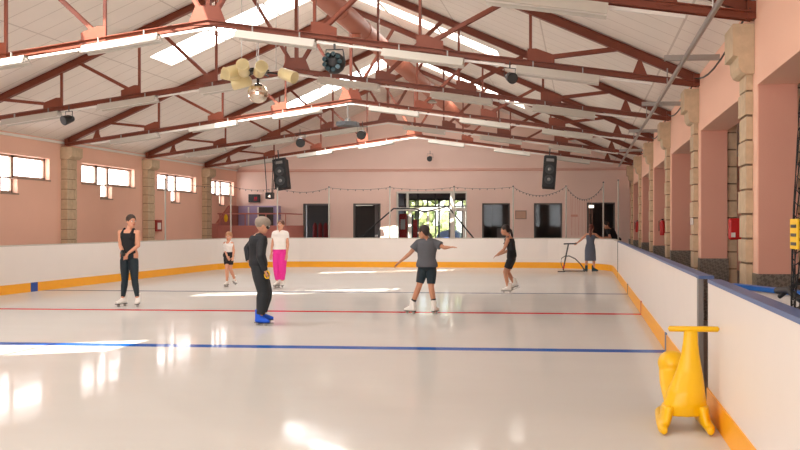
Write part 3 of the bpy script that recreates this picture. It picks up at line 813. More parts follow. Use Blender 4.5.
mb = MB(); mb.box(-15.45, -12.5, 37.0, 39.25, .5, .6); mb.build('deck', 'concrete', o)
o = thing('lilac_booth', (-14.4, 39, .6), 'lilac painted booth with a dark hatch behind the spectator platform', 'booth')
mb = MB(); mb.box(-15.3, -13.45, 39.0, 39.28, .6, 2.5); mb.build('panel', 'lilac', o)
mb = MB(); mb.box(-14.35, -13.7, 38.97, 39.0, 1.5, 2.44); q = mb.build('hatch', 'roomd', o)
mb = MB(); mb.box(-14.42, -14.36, 38.95, 39.0, .7, 2.45); mb.box(-14.85, -14.8, 38.95, 39.0, .7, 2.45); mb.build('frame', 'white', o)
o = thing('yellow_jacket', (-14.9, 36.8, 1.9), 'small yellow item hanging on the platform handrail', 'clothing')
mb = MB(); mb.ell((-15.0, 36.85, 1.93), (.09, .04, .17), 10, 8); mb.build('cloth', 'ysign', o)
o = thing('notice_frame', (-2.6, YF-.03, 2.1), 'brown framed notice between the two lobby windows right of centre', 'notice')
mb = MB(); mb.box(-2.93, -2.43, YF-.04, YF, 1.9, 2.28); mb.build('frame', 'frame', o)
mb = MB(); mb.box(-2.89, -2.47, YF-.045, YF-.04, 1.94, 2.24); mb.build('sheet', mat('notice_sheet', '#c9a58f', .7), o)
o = thing('wall_plaque', (-.32, YF-.02, 2.1), 'faint pale plaque on the far wall between the last two lobby windows', 'plaque')
mb = MB(); mb.box(-.5, -.2, YF-.02, YF, 2.0, 2.1); mb.build('plate', 'pinkj', o)
# lobby contents
o = thing('wall_lamp', (-11.8, YF+1.5, 2.5), 'yellowish strip light inside the first lobby window', 'lamp')
mb = MB(); mb.box(-12.3, -11.0, YF+1.2, YF+1.35, 2.62, 2.68); mb.build('tube', 'tube', o)
o = thing('wall_lamp', (-9.5, YF+1.5, 2.5), 'yellowish strip light inside the second lobby window', 'lamp')
mb = MB(); mb.box(-10.35, -9.6, YF+1.2, YF+1.35, 2.55, 2.6); mb.build('tube', 'tube', o)
o = thing('wall_lamp', (.35, YF+.8, 2.5), 'small glowing lamp inside the rightmost lobby window', 'lamp')
mb = MB(); mb.box(.28, .5, YF+.6, YF+.7, 2.4, 2.52); mb.build('tube', 'tube', o)
cb = ['coat', 'red coat hanging behind the first lobby window, ']
for i, x in enumerate((-12.2, -11.95, -11.7, -11.45)):
    o = thing('hanging_coat', (x, YF+1.0, 1.2), 'dark red coat hanging behind the first lobby window, %s' % ('leftmost', 'second from left', 'third from left', 'rightmost')[i], 'coat', 'coats in the lobby')
    mb = MB(); mb.loft([((x,YF+1,.85), .1,.06,(1,0,0),(0,1,0)), ((x,YF+1,1.6), .1,.06,(1,0,0),(0,1,0)), ((x,YF+1,1.75), .03,.03,(1,0,0),(0,1,0))], 10); mb.build('cloth', mat('coat_red', '#8c2a2a', .8), o)
o = thing('lobby_partition', (-10, YF+3, 0), 'dark partition inside the lobby behind the second window', 'partition')
mb = MB()
mb.box(-13, -9.3, YF+2.4, YF+2.5, 0, 3.3)
mb.build('panel', 'roomd', o)
o = thing('counter', (-3.5, YF+2, 0), 'grey counter with pale boxes inside the lobby right of the entrance', 'counter')
mb = MB(); mb.box(-4.5, -.2, YF+2.2, YF+2.8, 0, 1.05); mb.build('body', 'roomd', o)
mb = MB(); mb.box(-3.95, -3.6, YF+2.25, YF+2.5, 1.05, 1.5); mb.build('display', 'white', o)
o = thing('ticket_machine', (-7.9, YF+1.1, 0), 'tall red machine just inside the glass entrance at left', 'machine')
mb = MB(); mb.box(-8.25, -7.9, YF+.8, YF+1.3, 0, 2.15); mb.build('body', 'red', o, bevel=.04)
mb = MB(); mb.box(-8.18, -7.97, YF+.79, YF+.8, 1.45, 1.9); mb.build('screen', 'white', o)
o = thing('lobby_display', (-7.4, YF+1.5, 0), 'narrow red and black display stand inside the glass entrance', 'display stand')
mb = MB(); mb.box(-7.72, -7.5, YF+1.4, YF+1.6, 0, 1.9); mb.build('panel', 'red', o)
mb = MB(); mb.box(-7.8, -7.72, YF+1.38, YF+1.62, 0, 2.1); mb.build('frame', 'black', o)

# ------------------------------------------------------------------ yellow skating aid
def toy():
    o = thing('skating_aid', (.86, 7.55, 0), 'yellow plastic skating aid with push handle standing on the ice by the gate gap', 'skating aid')
    cx, cy = .875, 7.5
    lat, fw = (1,0,0), (0,1,0)
    mb = MB()
    rings = [(.12, .175, .12, -.03), (.2, .18, .14, -.03), (.3, .155, .13, -.02), (.38, .13, .1, -.005), (.46, .105, .075, .005), (.56, .08, .055, .012), (.66, .065, .045, .015), (.765, .058, .035, .018)]
    mb.loft([((cx+dx, cy, z), a, b, lat, fw) for z, a, b, dx in rings], 20)
    # low seat running forward to the rounded head, seen to the left of the post
    mb.loft([((cx-.03, cy+.05, .12), .15, .13, lat, fw), ((cx-.06, cy+.22, .2), .13, .14, lat, fw), ((cx-.09, cy+.4, .3), .115, .13, lat, fw), ((cx-.09, cy+.52, .42), .11, .12, lat, fw)], 16)
    mb.ell((cx-.085, cy+.52, .44), (.125, .15, .1), 16, 12)
    mb.ell((cx-.11, cy+.66, .43), (.07, .08, .06), 12, 8)
    q = remesh(mb, 'body', 'yellow', o, .012, 6)
    for s in (-1, 1):
        mb = MB(); mb.tube([(cx-.035+s*.18, cy-.24, .04), (cx-.035+s*.19, cy-.16, .045), (cx-.035+s*.18, cy+.1, .05), (cx-.035+s*.16, cy+.45, .05), (cx+s*.14, cy+.62, .055)], [.03, .04, .045, .045, .03], 12)
        mb.loft([((cx-.035+s*.165, cy-.02, .05), .045, .16, lat, fw), ((cx-.03+s*.13, cy+.0, .2), .06, .13, lat, fw)], 14)
        remesh(mb, 'runner', 'yellow', o, .012, 4)
    mb = MB(); mb.tube([(cx-.165, cy, .765), (cx-.155, cy, .77), (cx+.235, cy, .77), (cx+.245, cy, .765)], [.012, .022, .022, .012], 12); mb.build('handlebar', 'yellow', o)
    o.scale = (.955, .955, 1.03); o.location = (.815, 7.2, 0)
    return o
def remesh(mb, name, m, parent, vox=.01, smooth=4, keep_origin=True):
    o = mb.build(name, m, parent, fix=False)
    r = o.modifiers.new('r', 'REMESH'); r.mode = 'VOXEL'; r.voxel_size = vox; r.use_smooth_shade = True
    if smooth: s = o.modifiers.new('s', 'SMOOTH'); s.iterations = smooth; s.factor = .5
    dg = bpy.context.evaluated_depsgraph_get(); dg.update()
    me = bpy.data.meshes.new_from_object(o.evaluated_get(dg)); old = o.data
    o.modifiers.clear(); o.data = me; me.name = name; bpy.data.meshes.remove(old)
    if not me.materials: me.materials.append(M[m] if isinstance(m, str) else m)
    for f in me.polygons: f.use_smooth = True
    return o
toy()

# ------------------------------------------------------------------ steel ice scooter
o = thing('ice_scooter', (-.75, 31.4, 0), 'dark steel push scooter with arched frame held by the girl in the blue dress', 'ice scooter')
Y = 31.4; bx = -.77
def sp(px, py): # metres from a sketch of the frame, 28.7 units to the metre
    return (bx+(px-560)/28.7, Y, (271.2-py)/28.7)
mb = MB(); mb.tube([sp(563.5, 243.2), sp(568, 243), sp(576.5, 243)], .025, 8); mb.build('handlebar', 'dgrey', o)
mb = MB(); mb.tube([sp(568.3, 243), sp(565.6, 256), sp(563, 269.5)], .026, 8); mb.build('stem', 'dgrey', o)
mb = MB(); mb.tube([sp(565, 255.5), sp(569, 255.2), sp(575, 258), sp(580, 263), sp(584.5, 269.5)], .02, 8); mb.build('arched_frame', 'dgrey', o)
mb = MB(); mb.tube([sp(565, 255.2), sp(561.5, 257.5), sp(560.8, 262), sp(562.3, 267)], .014, 8); mb.build('fork_hoop', 'dgrey', o)
mb = MB(); mb.beam((sp(564.2, 264)), (sp(563, 268)), .05, .06); mb.build('reflector', 'red', o)
mb = MB(); mb.beam((sp(557.5, 270.7)), (sp(565, 270.7)), .04, .03); mb.build('front_blade', 'dgrey', o)
mb = MB(); mb.beam((sp(563, 270.2)), (sp(585, 270.2)), .16, .03); mb.build('deck', 'dgrey', o)

# ------------------------------------------------------------------ people
def limb(mb, p, q, r1, r2, c1=True, c2=True, n=14, mid=None):
    p, q = V(p), V(q)
    if mid: mb.tube([p, p.lerp(q, mid[0]), q], [r1, mid[1], r2], n)
    else: mb.tube([p, q], [r1, r2], n)
    if c1: mb.ell(p, r1*.99, n, 8)
    if c2: mb.ell(q, r2*.99, n, 8)
def hand(mb, wr, d, side, s, curl=.35):
    """palm, four unequal bent fingers and a thumb leaving the side of the palm"""
    d = V(d).normalized(); side = V(side); side = (side-d*side.dot(d)).normalized(); nrm = d.cross(side)
    mb.loft([(wr, .026*s, .018*s, side, nrm), (wr+d*.03*s, .034*s, .016*s, side, nrm), (wr+d*.085*s, .040*s, .014*s, side, nrm), (wr+d*.095*s, .034*s, .011*s, side, nrm)], 12)
    for i, (o_, l) in enumerate(((-.030, .062), (-.010, .075), (.010, .070), (.029, .055))):
        a = wr+d*.088*s+side*o_*s; e = d.copy()
        pts = [a-d*.02*s, a]
        for k in range(3):
            e = (e+nrm*curl*.5).normalized(); pts.append(pts[-1]+(e+side*o_*2).normalized()*l*s/3)
        mb.tube(pts, [.0085*s, .0088*s, .0082*s, .0075*s, .006*s], 7)
    t0 = wr+d*.025*s-side*.026*s; t1 = t0+(d*.6-side*.75+nrm*.2).normalized()*.035*s; t2 = t1+(d*.85-side*.25+nrm*.4).normalized()*.03*s
    mb.tube([t0+side*.01*s, t0, t1, t2], [.011*s, .0115*s, .0095*s, .007*s], 7)
TR = [(-.02, .1, .085), (.0, .165, .115), (.12, .165, .112), (.32, .128, .095), (.5, .135, .1), (.7, .16, .115), (.86, .165, .105), (.96, .12, .08), (1.0, .065, .06)]
def torso(mb, J, s, infl=0., t0=-.1, t1=1.1, wide=1., full=0.):
    """rings between pelvis (0) and neck base (1), turning from the hips to the shoulders"""
    pel, neck = V(J['pel']), V(J['neck']); waist = V(J.get('waist', pel.lerp(neck, .35)))
    hl = (V(J['hipR'])-V(J['hipL'])).normalized(); sl = (V(J['shR'])-V(J['shL'])).normalized()
    rings = []
    for t, a, b in TR:
        if t < t0-1e-6 or t > t1+1e-6: continue
        u = max(0, min(1, t))
        c = pel.lerp(waist, u/.35) if u < .35 else waist.lerp(neck, (u-.35)/.65)
        if t < 0: c = c-V((0, 0, .06*s))
        la = hl.lerp(sl, u).normalized(); up = (neck-pel).normalized(); fw = la.cross(up).normalized()
        rings.append((c, (a*wide+full)*s+infl, (b+full*.8)*s+infl, la, fw))
    mb.loft(rings, 20)
def skate(parent, an, d, m, s, tilt=0.):
    """boot, then its blade one level down. an = ankle, d = toe direction on the ground"""
    an = V(an); d = V(d).normalized(); side = V((d.y, -d.x, 0)); up = V((0, 0, 1))
    rot = Quaternion(side, tilt); D = rot @ d; U = rot @ up
    heel = an-U*.085*s-D*.03*s
    mb = MB()
    mb.loft([(heel+U*.2*s-D*.0*s, .05*s, .056*s, side, D), (heel+U*.15*s, .046*s, .054*s, side, D), (heel+U*.08*s+D*.01*s, .046*s, .066*s, side, D), (heel+U*.03*s+D*.015*s, .045*s, .07*s, side, D)], 14)
    mb.loft([(heel-D*.05*s+U*.035*s, .03*s, .03*s, side, U), (heel+U*.045*s, .042*s, .045*s, side, U), (heel+D*.08*s+U*.045*s, .045*s, .048*s, side, U), (heel+D*.15*s+U*.03*s, .045*s, .032*s, side, U), (heel+D*.195*s+U*.022*s, .025*s, .02*s, side, U)], 14)
    b = remesh(mb, 'skate', m, parent, .009, 2)
    mb = MB(); mb.loft([(heel-D*.055*s-U*.002*s, .036*s, .008*s, side, U), (heel+D*.06*s-U*.002*s, .034*s, .008*s, side, U), (heel+D*.16*s-U*.002*s, .042*s, .008*s, side, U), (heel+D*.195*s-U*.002*s, .025*s, .006*s, side, U)], 10)
    mb.build('sole', 'black', b)
    mb = MB(); mb.beam(heel-D*.07*s-U*.055*s, heel+D*.2*s-U*.055*s, .005, .02, side)
    for k in (-.02, .13): mb.beam(heel+D*k*s-U*.05*s, heel+D*k*s-U*.0*s, .02, .05*s, side)
    mb.build('blade', 'galv', b)
    return b
def face(parent, c, f, s, skin, hair_m, brow=True):
    f = V(f).normalized(); side = f.cross(V((0, 0, 1))).normalized(); u = side.cross(f).normalized()
    for k in (-1, 1):
        mb = MB(); mb.ell(c+f*.084*s+side*k*.032*s+u*.004*s, .012*s, 8, 6); e = mb.build('eye', 'white', parent)
        mb = MB(); mb.ell(c+f*.094*s+side*k*.032*s+u*.004*s, .0065*s, 8, 6); mb.build('pupil', 'black', e)
        mb = MB(); mb.beam(c+f*.09*s+side*k*.018*s+u*.024*s, c+f*.085*s+side*k*.046*s+u*.024*s, .008, .006*s, f); mb.build('eyebrow', hair_m, parent)
    mb = MB(); mb.ell(c+f*.087*s-u*.052*s, (.024*s, .012*s, .008*s), 8, 6); mb.build('lips', mat('lips', '#b3574d', .5), parent)
def person(name_loc, label, J, s, skin='skin', face_dir=(0, -1, 0), hair='#3a2a22', hairstyle='bun', clothes=None, boots='white', toes=((0, -1, 0), (0, -1, 0)), tilts=(0, 0), hands=True, wide=1., hs=1.1):
    hk = s*hs
    X, Y0 = name_loc
    J = {k_: V((v[0]+X, v[1]+Y0, v[2])) for k_, v in J.items()}
    o = thing('person', (X, Y0, 0), label, 'person')
    c = J['head']; f = V(face_dir).normalized(); side = f.cross(V((0, 0, 1))).normalized(); u = side.cross(f).normalized()
    R = Matrix((side, f, u)).transposed()
    mb = MB()
    mb.ell(c+u*.015*hk-f*.012*hk, (.074*hk, .092*hk, .1*hk), 18, 12, R)
    mb.ell(c-u*.045*hk+f*.018*hk, (.056*hk, .068*hk, .075*hk), 16, 10, R)
    mb.ell(c-u*.092*hk+f*.055*hk, (.024*hk, .022*hk, .02*hk), 10, 6, R)
    mb.loft([(c+f*.08*hk+u*.012*hk, .008*hk, .008*hk, side, f), (c+f*.098*hk-u*.018*hk, .014*hk, .014*hk, side, f), (c+f*.08*hk-u*.028*hk, .015*hk, .01*hk, side, f)], 8)
    for k in (-1, 1): mb.ell(c+side*k*.074*hk-f*.008*hk-u*.01*hk, (.01*hk, .02*hk, .032*hk), 10, 6, R)
    mb.tube([c-u*.06*s-f*.02*s, J['neck']+V((0, 0, .0)), J['neck']-V((0, 0, .05*s))], [.048*s, .052*s, .065*s], 14)
    torso(mb, J, s, wide=wide)
    for a, e, w in (('shL', 'elL', 'wrL'), ('shR', 'elR', 'wrR')):
        limb(mb, J['neck'].lerp(J[a], .35)-V((0, 0, .03*s)), J[a], .06*s, .05*s)
        limb(mb, J[a], J[e], .05*s, .036*s, mid=(.35, .046*s)); limb(mb, J[e], J[w], .037*s, .024*s, mid=(.3, .037*s))
        d = (J[w]-J[e]).normalized(); sd = side if abs(d.dot(side)) < .8 else f
        hd = J.get('hd'+a[-1]); hd = (hd-V((X, Y0, 0))) if hd is not None else d
        hand(mb, J[w], hd, sd*(1 if a[-1] == 'L' else -1), s*1.05)
    for h, k_, a in (('hipL', 'knL', 'anL'), ('hipR', 'knR', 'anR')):
        limb(mb, J[h], J[k_], .086*s, .054*s, mid=(.3, .08*s)); limb(mb, J[k_], J[a], .054*s, .036*s, mid=(.3, .056*s))
    for a, t in (('anL', toes[0]), ('anR', toes[1])):
        t = V(t).normalized(); mb.ell(J[a]+t*.05*s-V((0, 0, .045*s)), (.03*s, .03*s, .03*s), 10, 6); mb.tube([J[a]-V((0, 0, .02*s)), J[a]+t*.1*s-V((0, 0, .05*s))], [.032*s, .022*s], 10)
    remesh(mb, 'body', skin, o, .0075, 3)
    face(o, c, f, hk, skin, hm := mat('hair', hair, .6, noise=.25, nscale=30))
    if hairstyle:
        mb = MB()
        mb.ell(c+u*.032*hk-f*.024*hk, (.084*hk, .098*hk, .098*hk), 18, 12, R)
        if hairstyle != 'bulky': mb.ell(c-f*.05*hk-u*.01*hk, (.068*hk, .055*hk, .065*hk), 14, 10, R)
        if hairstyle == 'bun': mb.ell(c-f*.12*hk+u*.015*hk, (.04*hk, .04*hk, .045*hk), 12, 8, R)
        if hairstyle == 'pony': mb.tube([c-f*.09*hk+u*.02*hk, c-f*.135*hk-u*.03*hk, c-f*.15*hk-u*.14*hk, c-f*.14*hk-u*.24*hk], [.025*hk, .032*hk, .03*hk, .01*hk], 10)
        if hairstyle == 'long': mb.tube([c-f*.06*hk+u*.04*hk, c-f*.1*hk-u*.06*hk, c-f*.12*hk-u*.2*hk, c-f*.12*hk-u*.33*hk], [.05*hk, .055*hk, .05*hk, .02*hk], 12)
        if hairstyle == 'bulky': mb.ell(c+u*.05*hk-f*.01*hk, (.094*hk, .118*hk, .085*hk), 16, 10, R); mb.ell(c-f*.06*hk+u*.03*hk, (.08*hk, .065*hk, .07*hk), 16, 10, R)
        if hairstyle == 'low': mb.tube([c-f*.08*hk-u*.03*hk, c-f*.12*hk-u*.07*hk, c-f*.14*hk-u*.12*hk], [.03*hk, .032*hk, .015*hk], 10)
        remesh(mb, 'hair', hm, o, .009, 3)
    for t in (clothes or []): t(o, J, s)
    if boots:
        for a, t, tl_ in (('anL', toes[0], tilts[0]), ('anR', toes[1], tilts[1])): skate(o, J[a], t, boots, s*1.05, tl_)
    return o
def top(m, t0=.12, t1=.96, infl=.012, sleeves=0., name='top', full=0., r=1.):
    def fn(o, J, s):
        mb = MB(); torso(mb, J, s, infl, t0, t1, full=full)
        if sleeves:
            for a, e in (('shL', 'elL'), ('shR', 'elR')):
                limb(mb, J['neck'].lerp(J[a], .3)-V((0, 0, .03*s)), J[a], .066*s+infl, .054*s+infl)
                q = J[a].lerp(J[e], min(1, sleeves)); limb(mb, J[a], q, .054*s+infl, (.05*r*s if sleeves < .9 else .042*s)+infl, True, sleeves >= .9)
                if sleeves > 1:
                    w = 'wr'+a[-1]; q2 = J[e].lerp(J[w], sleeves-1); limb(mb, J[e], q2, .042*s+infl, .03*s+infl, True, False)
        elif t1 > .9 or True:
            for a in ('shL', 'shR'):   # straps
                k = J['neck'].lerp(J[a], .52)-V((0, 0, .012*s)); f_ = (V(J['shR'])-V(J['shL'])).cross(V((0, 0, 1))).normalized()
                pts = [k+f_*.1*s-V((0, 0, .13*s)), k+f_*.075*s-V((0, 0, .02*s)), k+V((0, 0, .045*s)), k-f_*.075*s-V((0, 0, .02*s)), k-f_*.1*s-V((0, 0, .13*s))]
                mb.tube(pts, .034*s, 8)
        remesh(mb, name, m, o, .009, 2)
    return fn
def legs(m, end=1., infl=.01, name='trousers', t1=.33, loose=0., cuff=None):
    """end 0..1 = thigh, 1..2 = shin"""
    def fn(o, J, s):
        mb = MB(); torso(mb, J, s, infl, -.1, t1, full=loose*.3)
        for h, k_, a in (('hipL', 'knL', 'anL'), ('hipR', 'knR', 'anR')):
            e1 = min(1, end); q = J[h].lerp(J[k_], e1)
            r1, r2 = .087*s+infl+loose*.5*s, (.087-.03*e1)*s+infl+loose*s
            limb(mb, J[h], q, r1, r2, True, end >= 1, mid=(.35, .083*s+infl+loose*.8*s))
            if end > 1:
                q2 = J[k_].lerp(J[a], end-1); limb(mb, J[k_], q2, r2, (cuff or .04)*s+infl, True, False, mid=(.3, .058*s+infl+loose*s))
        remesh(mb, name, m, o, .009, 2)
    return fn

mt = lambda n, c: mat(n, c, .75, noise=.08, nscale=12)
blackc = mt('black_fabric', '#14171c'); tealc = mt('dark_teal_fabric', '#152831')

# woman standing at left
k_ = 50.5
def wpt(px, py, y=0., bx=131., by=307., k=50.5): return ((px-bx)/k, y, (by-py)/k)
def glove(o, J, s):
    mb = MB(); d = (J['wrL']-J['elL']).normalized(); limb(mb, J['wrL']-d*.04, J['wrL']+d*.07, .036, .042); remesh(mb, 'glove', 'black', o, .009, 1)
w = lambda px, py, y=0.: wpt(px, py, y)
J = dict(head=w(133, 221.6), neck=w(130.6, 229.8), shL=w(121.3, 232.6), shR=w(139.6, 232.8), elL=w(122, 246, -.02), elR=w(140.6, 246, -.02), wrL=w(129.2, 252.6, -.2), wrR=w(135.2, 253.0, -.2), hdL=(.6, -.2, -.7), hdR=(-.6, -.2, -.7),
         pel=w(130.6, 258), waist=w(130.4, 246), hipL=w(126.2, 261), hipR=w(135.2, 261), knL=w(126.6, 281, -.02), knR=w(137, 281, -.02), anL=w(124, 299.6), anR=w(139.6, 299.6))
person((-8.98, 17.2), 'woman in black tank top and dark leggings standing at left, laughing with hands clasped', J, 1.02, face_dir=(.75, -.55, -.05), hair='#3b2a20', hairstyle='bun',
       clothes=[legs(tealc, 1.88, .006, cuff=.034), top(blackc, .12, .93, .01), glove], toes=((-.35, -1, 0), (.35, -1, 0)), wide=1.08)

# man in black with bulky hair and dark glasses, seen in profile from behind
g = lambda px, py, y=0.: wpt(px, py, y, 264., 325., 61.8)
J = dict(head=g(262, 225.5), neck=g(257.5, 234.5), shL=g(251.5, 239.5, .12), shR=g(262.5, 240, -.1), elL=g(243.6, 249, .1), elR=g(266, 256, -.3), wrL=g(247, 261.5, .02), wrR=g(269, 270.5, -.2), hdL=(.4, -.1, -.8),
         pel=g(257.5, 265), waist=g(256.5, 254), hipL=g(256, 268, .08), hipR=g(259.5, 268, -.08), knL=g(262.5, 293, .12), knR=g(264.5, 292, -.06), anL=g(259.5, 315.2, .1), anR=g(261.5, 316.8, -.1))
def glasses_shade(o, J, s):
    c = J['head']; f = V((.85, .5, -.25)).normalized()
    mb = MB(); mb.ell(c+f*.075+V((0, 0, -.0)), (.04, .07, .05), 12, 8); mb.build('glasses_and_face_shade', 'black', o)  # dark lump for sunglasses plus the shade on the face
def ytag(o, J, s):
    mb = MB(); p = J['wrR']+V((.03, 0, -.06)); mb.tube([p+V((.04*math.cos(a*PI/5), 0, .06*math.sin(a*PI/5))) for a in range(10)], .012, 6, closed=True); mb.build('yellow_strap', 'ysign', o)
person((-5.13, 14.2), 'man in black with hand on hip and bright blue skates, seen from behind in mid-rink', J, 1.0, face_dir=(.85, .5, -.25), hair='#93877a', hairstyle='bulky',
       clothes=[legs(mt('charcoal', '#1f252a'), 1.9, .022, loose=.026, cuff=.045), top(mt('black_jersey', '#1a1e24'), -.02, .98, .018, sleeves=1.95, name='jacket', full=.02), glasses_shade, ytag], boots=mt('blue_boot', '#1559d8'), toes=((.9, .25, 0), (1, -.3, 0)))

# little girl at the back left
q_ = lambda px, py, y=0.: wpt(px, py, y, 231., 287., 38.1)
J = dict(head=q_(229.4, 236.6), neck=q_(229.2, 241.4), shL=q_(225.4, 243.4), shR=q_(233, 243.4), elL=q_(226, 250.5, -.02), elR=q_(234.9, 250.5, -.02), wrL=q_(230.4, 256.2, -.17), wrR=q_(235.6, 256.8, -.12), hdL=(.6, -.2, -.8),
         pel=q_(229.2, 256.4), waist=q_(229.2, 251.5), hipL=q_(227.4, 258), hipR=q_(231.2, 258), knL=q_(229, 268.4, -.1), knR=q_(231, 268.8, 0), anL=q_(228.5, 281.6, -.06), anR=q_(233.2, 279.4, .14))
person((-9.2, 22.9), 'small girl in white tank top and black shorts behind the man in black', J, .82, face_dir=(.1, -1, -.15), hair='#a5744f', hairstyle='bun', hs=1.28,
       clothes=[legs(blackc, .62, .014, 'shorts'), top(mt('white_fabric', '#f0eeea'), .12, .9, .012)], toes=((-.1, -1, 0), (.7, -.7, 0)), tilts=(0, -.25))

# girl in pink trousers
p_ = lambda px, py, y=0.: wpt(px, py, y, 279.6, 288.2, 39.2)
J = dict(head=p_(280.7, 224.6), neck=p_(280.3, 230.9), shL=p_(274.6, 233.2), shR=p_(286.2, 233.2), elL=p_(272.2, 244), elR=p_(288, 244), wrL=p_(271.8, 253.4, -.05), wrR=p_(287.6, 254, -.05),
         pel=p_(280, 251.6), waist=p_(280.1, 244), hipL=p_(276.9, 253.6), hipR=p_(283, 253.6), knL=p_(276.4, 267), knR=p_(282.9, 267), anL=p_(277.6, 281.6), anR=p_(282.4, 281.6))
person((-7.72, 22.45), 'girl in white t-shirt and bright pink trousers standing behind the man in black', J, 1.0, face_dir=(-.1, -1, .12), hair='#6b4534', hairstyle='bun',
       clothes=[legs(mt('pink_fabric', '#e8309c'), 1.85, .014, loose=.014, cuff=.045), top(mt('white_tee', '#f2efeb'), .12, .98, .02, sleeves=.42, name='t_shirt', full=.012)], toes=((-.25, -1, 0), (.25, -1, 0)))

# teenager with outstretched arms
t_ = lambda px, py, y=0.: wpt(px, py, y, 421., 313.2, 54.9)
J = dict(head=t_(423.6, 231.6), neck=t_(427, 238.8, .02), shL=t_(418.6, 242.4), shR=t_(435.4, 242.4), elL=t_(410.4, 252.8, -.05), elR=t_(445, 246.8, -.05), wrL=t_(401.6, 260.6, -.12), wrR=t_(450.6, 246.4, -.1),
         pel=t_(427.2, 266.5), waist=t_(426.8, 257), hipL=t_(423, 269.3), hipR=t_(431.6, 269.3), knL=t_(419.6, 285, -.03), knR=t_(431.6, 286, -.03), anL=t_(411, 306, .05), anR=t_(434.6, 305.8, .02))
person((-2.93, 16.2), 'teenager in grey t-shirt and dark cycling shorts skating away with both arms outstretched', J, .97, skin='skin2', face_dir=(-.9, .3, -.15), hair='#2d211d', hairstyle='low',
       clothes=[legs(tealc, .82, .014, 'shorts'), top(mt('grey_fabric', '#56585e'), .0, .98, .02, sleeves=.62, name='t_shirt', full=.022, r=1.25),
                lambda o, J, s: [remesh((lambda mb: (limb(mb, J[a]+(J[k]-J[a]).normalized()*.11, J[a]+(J[k]-J[a]).normalized()*.155, .047, .047, False, False), mb)[1])(MB()), 'black_sock', 'black', o, .009, 0) for a, k in (('anL', 'knL'), ('anR', 'knR'))]],
       toes=((-.85, .5, 0), (.2, 1, 0)))

# girl in black leotard, skating left
l_ = lambda px, py, y=0.: wpt(px, py, y, 508., 294., 42.5)
J = dict(head=l_(504.8, 230), neck=l_(508.4, 236.4), shL=l_(508, 240.4, -.16), shR=l_(510.4, 240.2, .15), elL=l_(504.6, 249.4, -.22), elR=l_(508, 250.5, .16), wrL=l_(498.6, 253.8, -.2), wrR=l_(500.6, 254.2, .1),
         pel=l_(511.6, 257), waist=l_(511.4, 249), hipL=l_(511, 259.2, -.08), hipR=l_(511.8, 259.2, .08), knL=l_(505.4, 271.4, -.09), knR=l_(507.4, 272, .08), anL=l_(508.2, 287, -.08), anR=l_(513.6, 283.4, .1))
person((-1.74, 21.1), 'girl in black sleeveless leotard with a long ponytail gliding left on white skates', J, .93, skin='skin2', face_dir=(-1, -.05, -.12), hair='#2a1c18', hairstyle='pony',
       clothes=[legs(blackc, .72, .011, 'shorts'), top(mt('black_leotard', '#161b22'), .0, .87, .011, name='leotard')], toes=((-1, -.05, 0), (-1, .1, 0)), tilts=(0, -.35))

# girl in the blue dress seen from behind
d_ = lambda px, py, y=0.: wpt(px, py, y, 590., 271.6, 28.7)
def dress(o, J, s):
    mb = MB(); torso(mb, J, s, .014, .12, .9)
    c = J['pel']; L_, F_ = (1, 0, 0), (0, 1, 0)
    mb.loft([(J['waist'], .13, .11, L_, F_), (c+V((0, 0, .02)), .175, .135, L_, F_), (V((c.x, c.y, .75)), .19, .15, L_, F_), (V((c.x+.01, c.y, .39)), .2, .17, L_, F_)], 18)
    for a in ('shL', 'shR'):
        k = J['neck'].lerp(J[a], .5); mb.tube([k+V((0, -.09, -.12)), k+V((0, 0, .045)), k+V((0, .09, -.12))], .018, 6)
    remesh(mb, 'dress', mt('slate_fabric', '#5b6272'), o, .012, 2)
J = dict(head=d_(591.3, 227.6), neck=d_(590.6, 232.6), shL=d_(586, 234.4), shR=d_(595.4, 234.4), elL=d_(580.8, 239.6, -.05), elR=d_(599.8, 237.2, .18), wrL=d_(577.4, 242.3, -.08), wrR=d_(603.2, 238.0, .55),
         pel=d_(590, 247.6), waist=d_(590.2, 242), hipL=d_(587.7, 249), hipR=d_(592.7, 249), knL=d_(586.6, 258), knR=d_(593.6, 258), anL=d_(585.8, 268.2), anR=d_(593.8, 268.2))
person((.27, 31.5), 'girl in slate blue dress seen from behind at the far right rink corner', J, .94, face_dir=(.25, 1, -.1), hair='#5b2a1e', hairstyle='long',
       clothes=[dress], boots=mt('teal_boot', '#1f4650'), toes=((-.5, .8, 0), (.9, -.5, 0)))

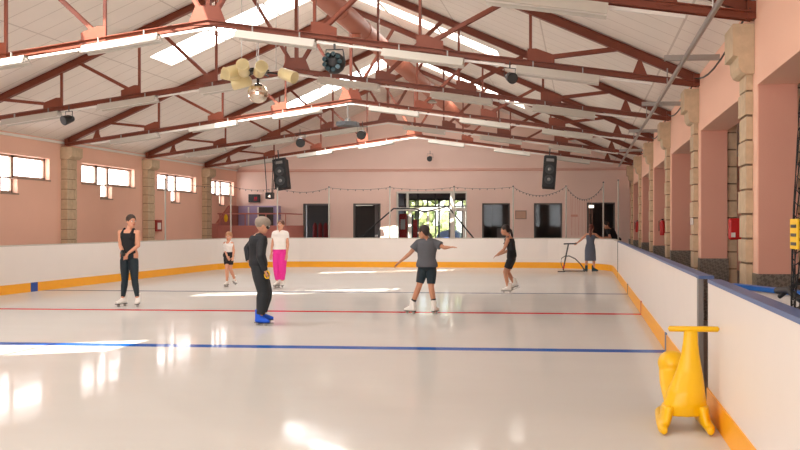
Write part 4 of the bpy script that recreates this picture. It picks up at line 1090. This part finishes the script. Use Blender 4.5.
# person leaning on the barrier from outside
n_ = lambda px, py, y=0.: wpt(px, py, y, 614., 268., 26.6)
J = dict(head=n_(605.6, 228.8, -.1), neck=n_(608.6, 232.4, .0), shL=n_(607.4, 235.0, -.08), shR=n_(612.4, 233.4, .12), elL=n_(609.8, 237.2, -.3), elR=n_(610.5, 237.3, .0), wrL=n_(603.8, 237.0, -.3), wrR=n_(604.2, 237.2, -.12),
         pel=n_(618.4, 241.0, .15), waist=n_(614.5, 237.2, .1), hipL=n_(618.2, 243, .05), hipR=n_(619.2, 243, .25), knL=n_(617.4, 255, .02), knR=n_(619, 255, .25), anL=n_(618.2, 266.2, .1), anR=n_(620.4, 266.2, .3))
J = {a: (v[0]+.02, v[1], v[2]+.15 if a[:2] in ('he', 'ne', 'sh') else v[2]) for a, v in J.items()}
person((1.2, 34.75), 'dark haired person in black t-shirt leaning over the far right corner of the barrier', J, 1.08, face_dir=(-.8, -.5, -.3), hair='#1f1815', hairstyle='short',
       clothes=[legs(blackc, 1.9, .02, loose=.01), top(blackc, .0, .98, .018, sleeves=.55, name='t_shirt', full=.01)], boots='black', toes=((-.8, -.4, 0), (-.8, -.2, 0)))

# ------------------------------------------------------------------ light
w = bpy.data.worlds.new('World'); sc.world = w; w.use_nodes = True
nt = w.node_tree; bg = nt.nodes['Background']
sky = nt.nodes.new('ShaderNodeTexSky'); sky.sky_type = 'NISHITA'; sky.sun_disc = False
sky.sun_elevation = math.radians(38); sky.sun_rotation = math.radians(190)
nt.links.new(sky.outputs[0], bg.inputs['Color']); bg.inputs['Strength'].default_value = .9
su = bpy.data.lights.new('sun', 'SUN'); su.energy = 22; su.angle = math.radians(.6); su.color = (1, .93, .82)
so = bpy.data.objects.new('sun', su); COL.objects.link(so)
d = V((.38, 1.17, -1)); so.rotation_euler = d.to_track_quat('-Z', 'Y').to_euler()

# ------------------------------------------------------------------ camera
cd = bpy.data.cameras.new('camera'); cam = bpy.data.objects.new('camera', cd); COL.objects.link(cam); sc.camera = cam
cam.location = (0, 0, 1.6); cam.rotation_euler = (PI/2, 0, .0870559)
cd.sensor_width = 36; cd.lens = 40.5; cd.shift_x = -.12976; cd.shift_y = .00125; cd.clip_end = 200
sc.view_settings.view_transform = 'Standard'; sc.view_settings.look = 'None'; sc.view_settings.gamma = 1; sc.view_settings.use_curve_mapping = False
sc.view_settings.exposure = 0.56
sc.cycles.max_bounces = 10; sc.cycles.diffuse_bounces = 6; sc.cycles.use_denoising = True
sc.cycles.sample_clamp_indirect = 6
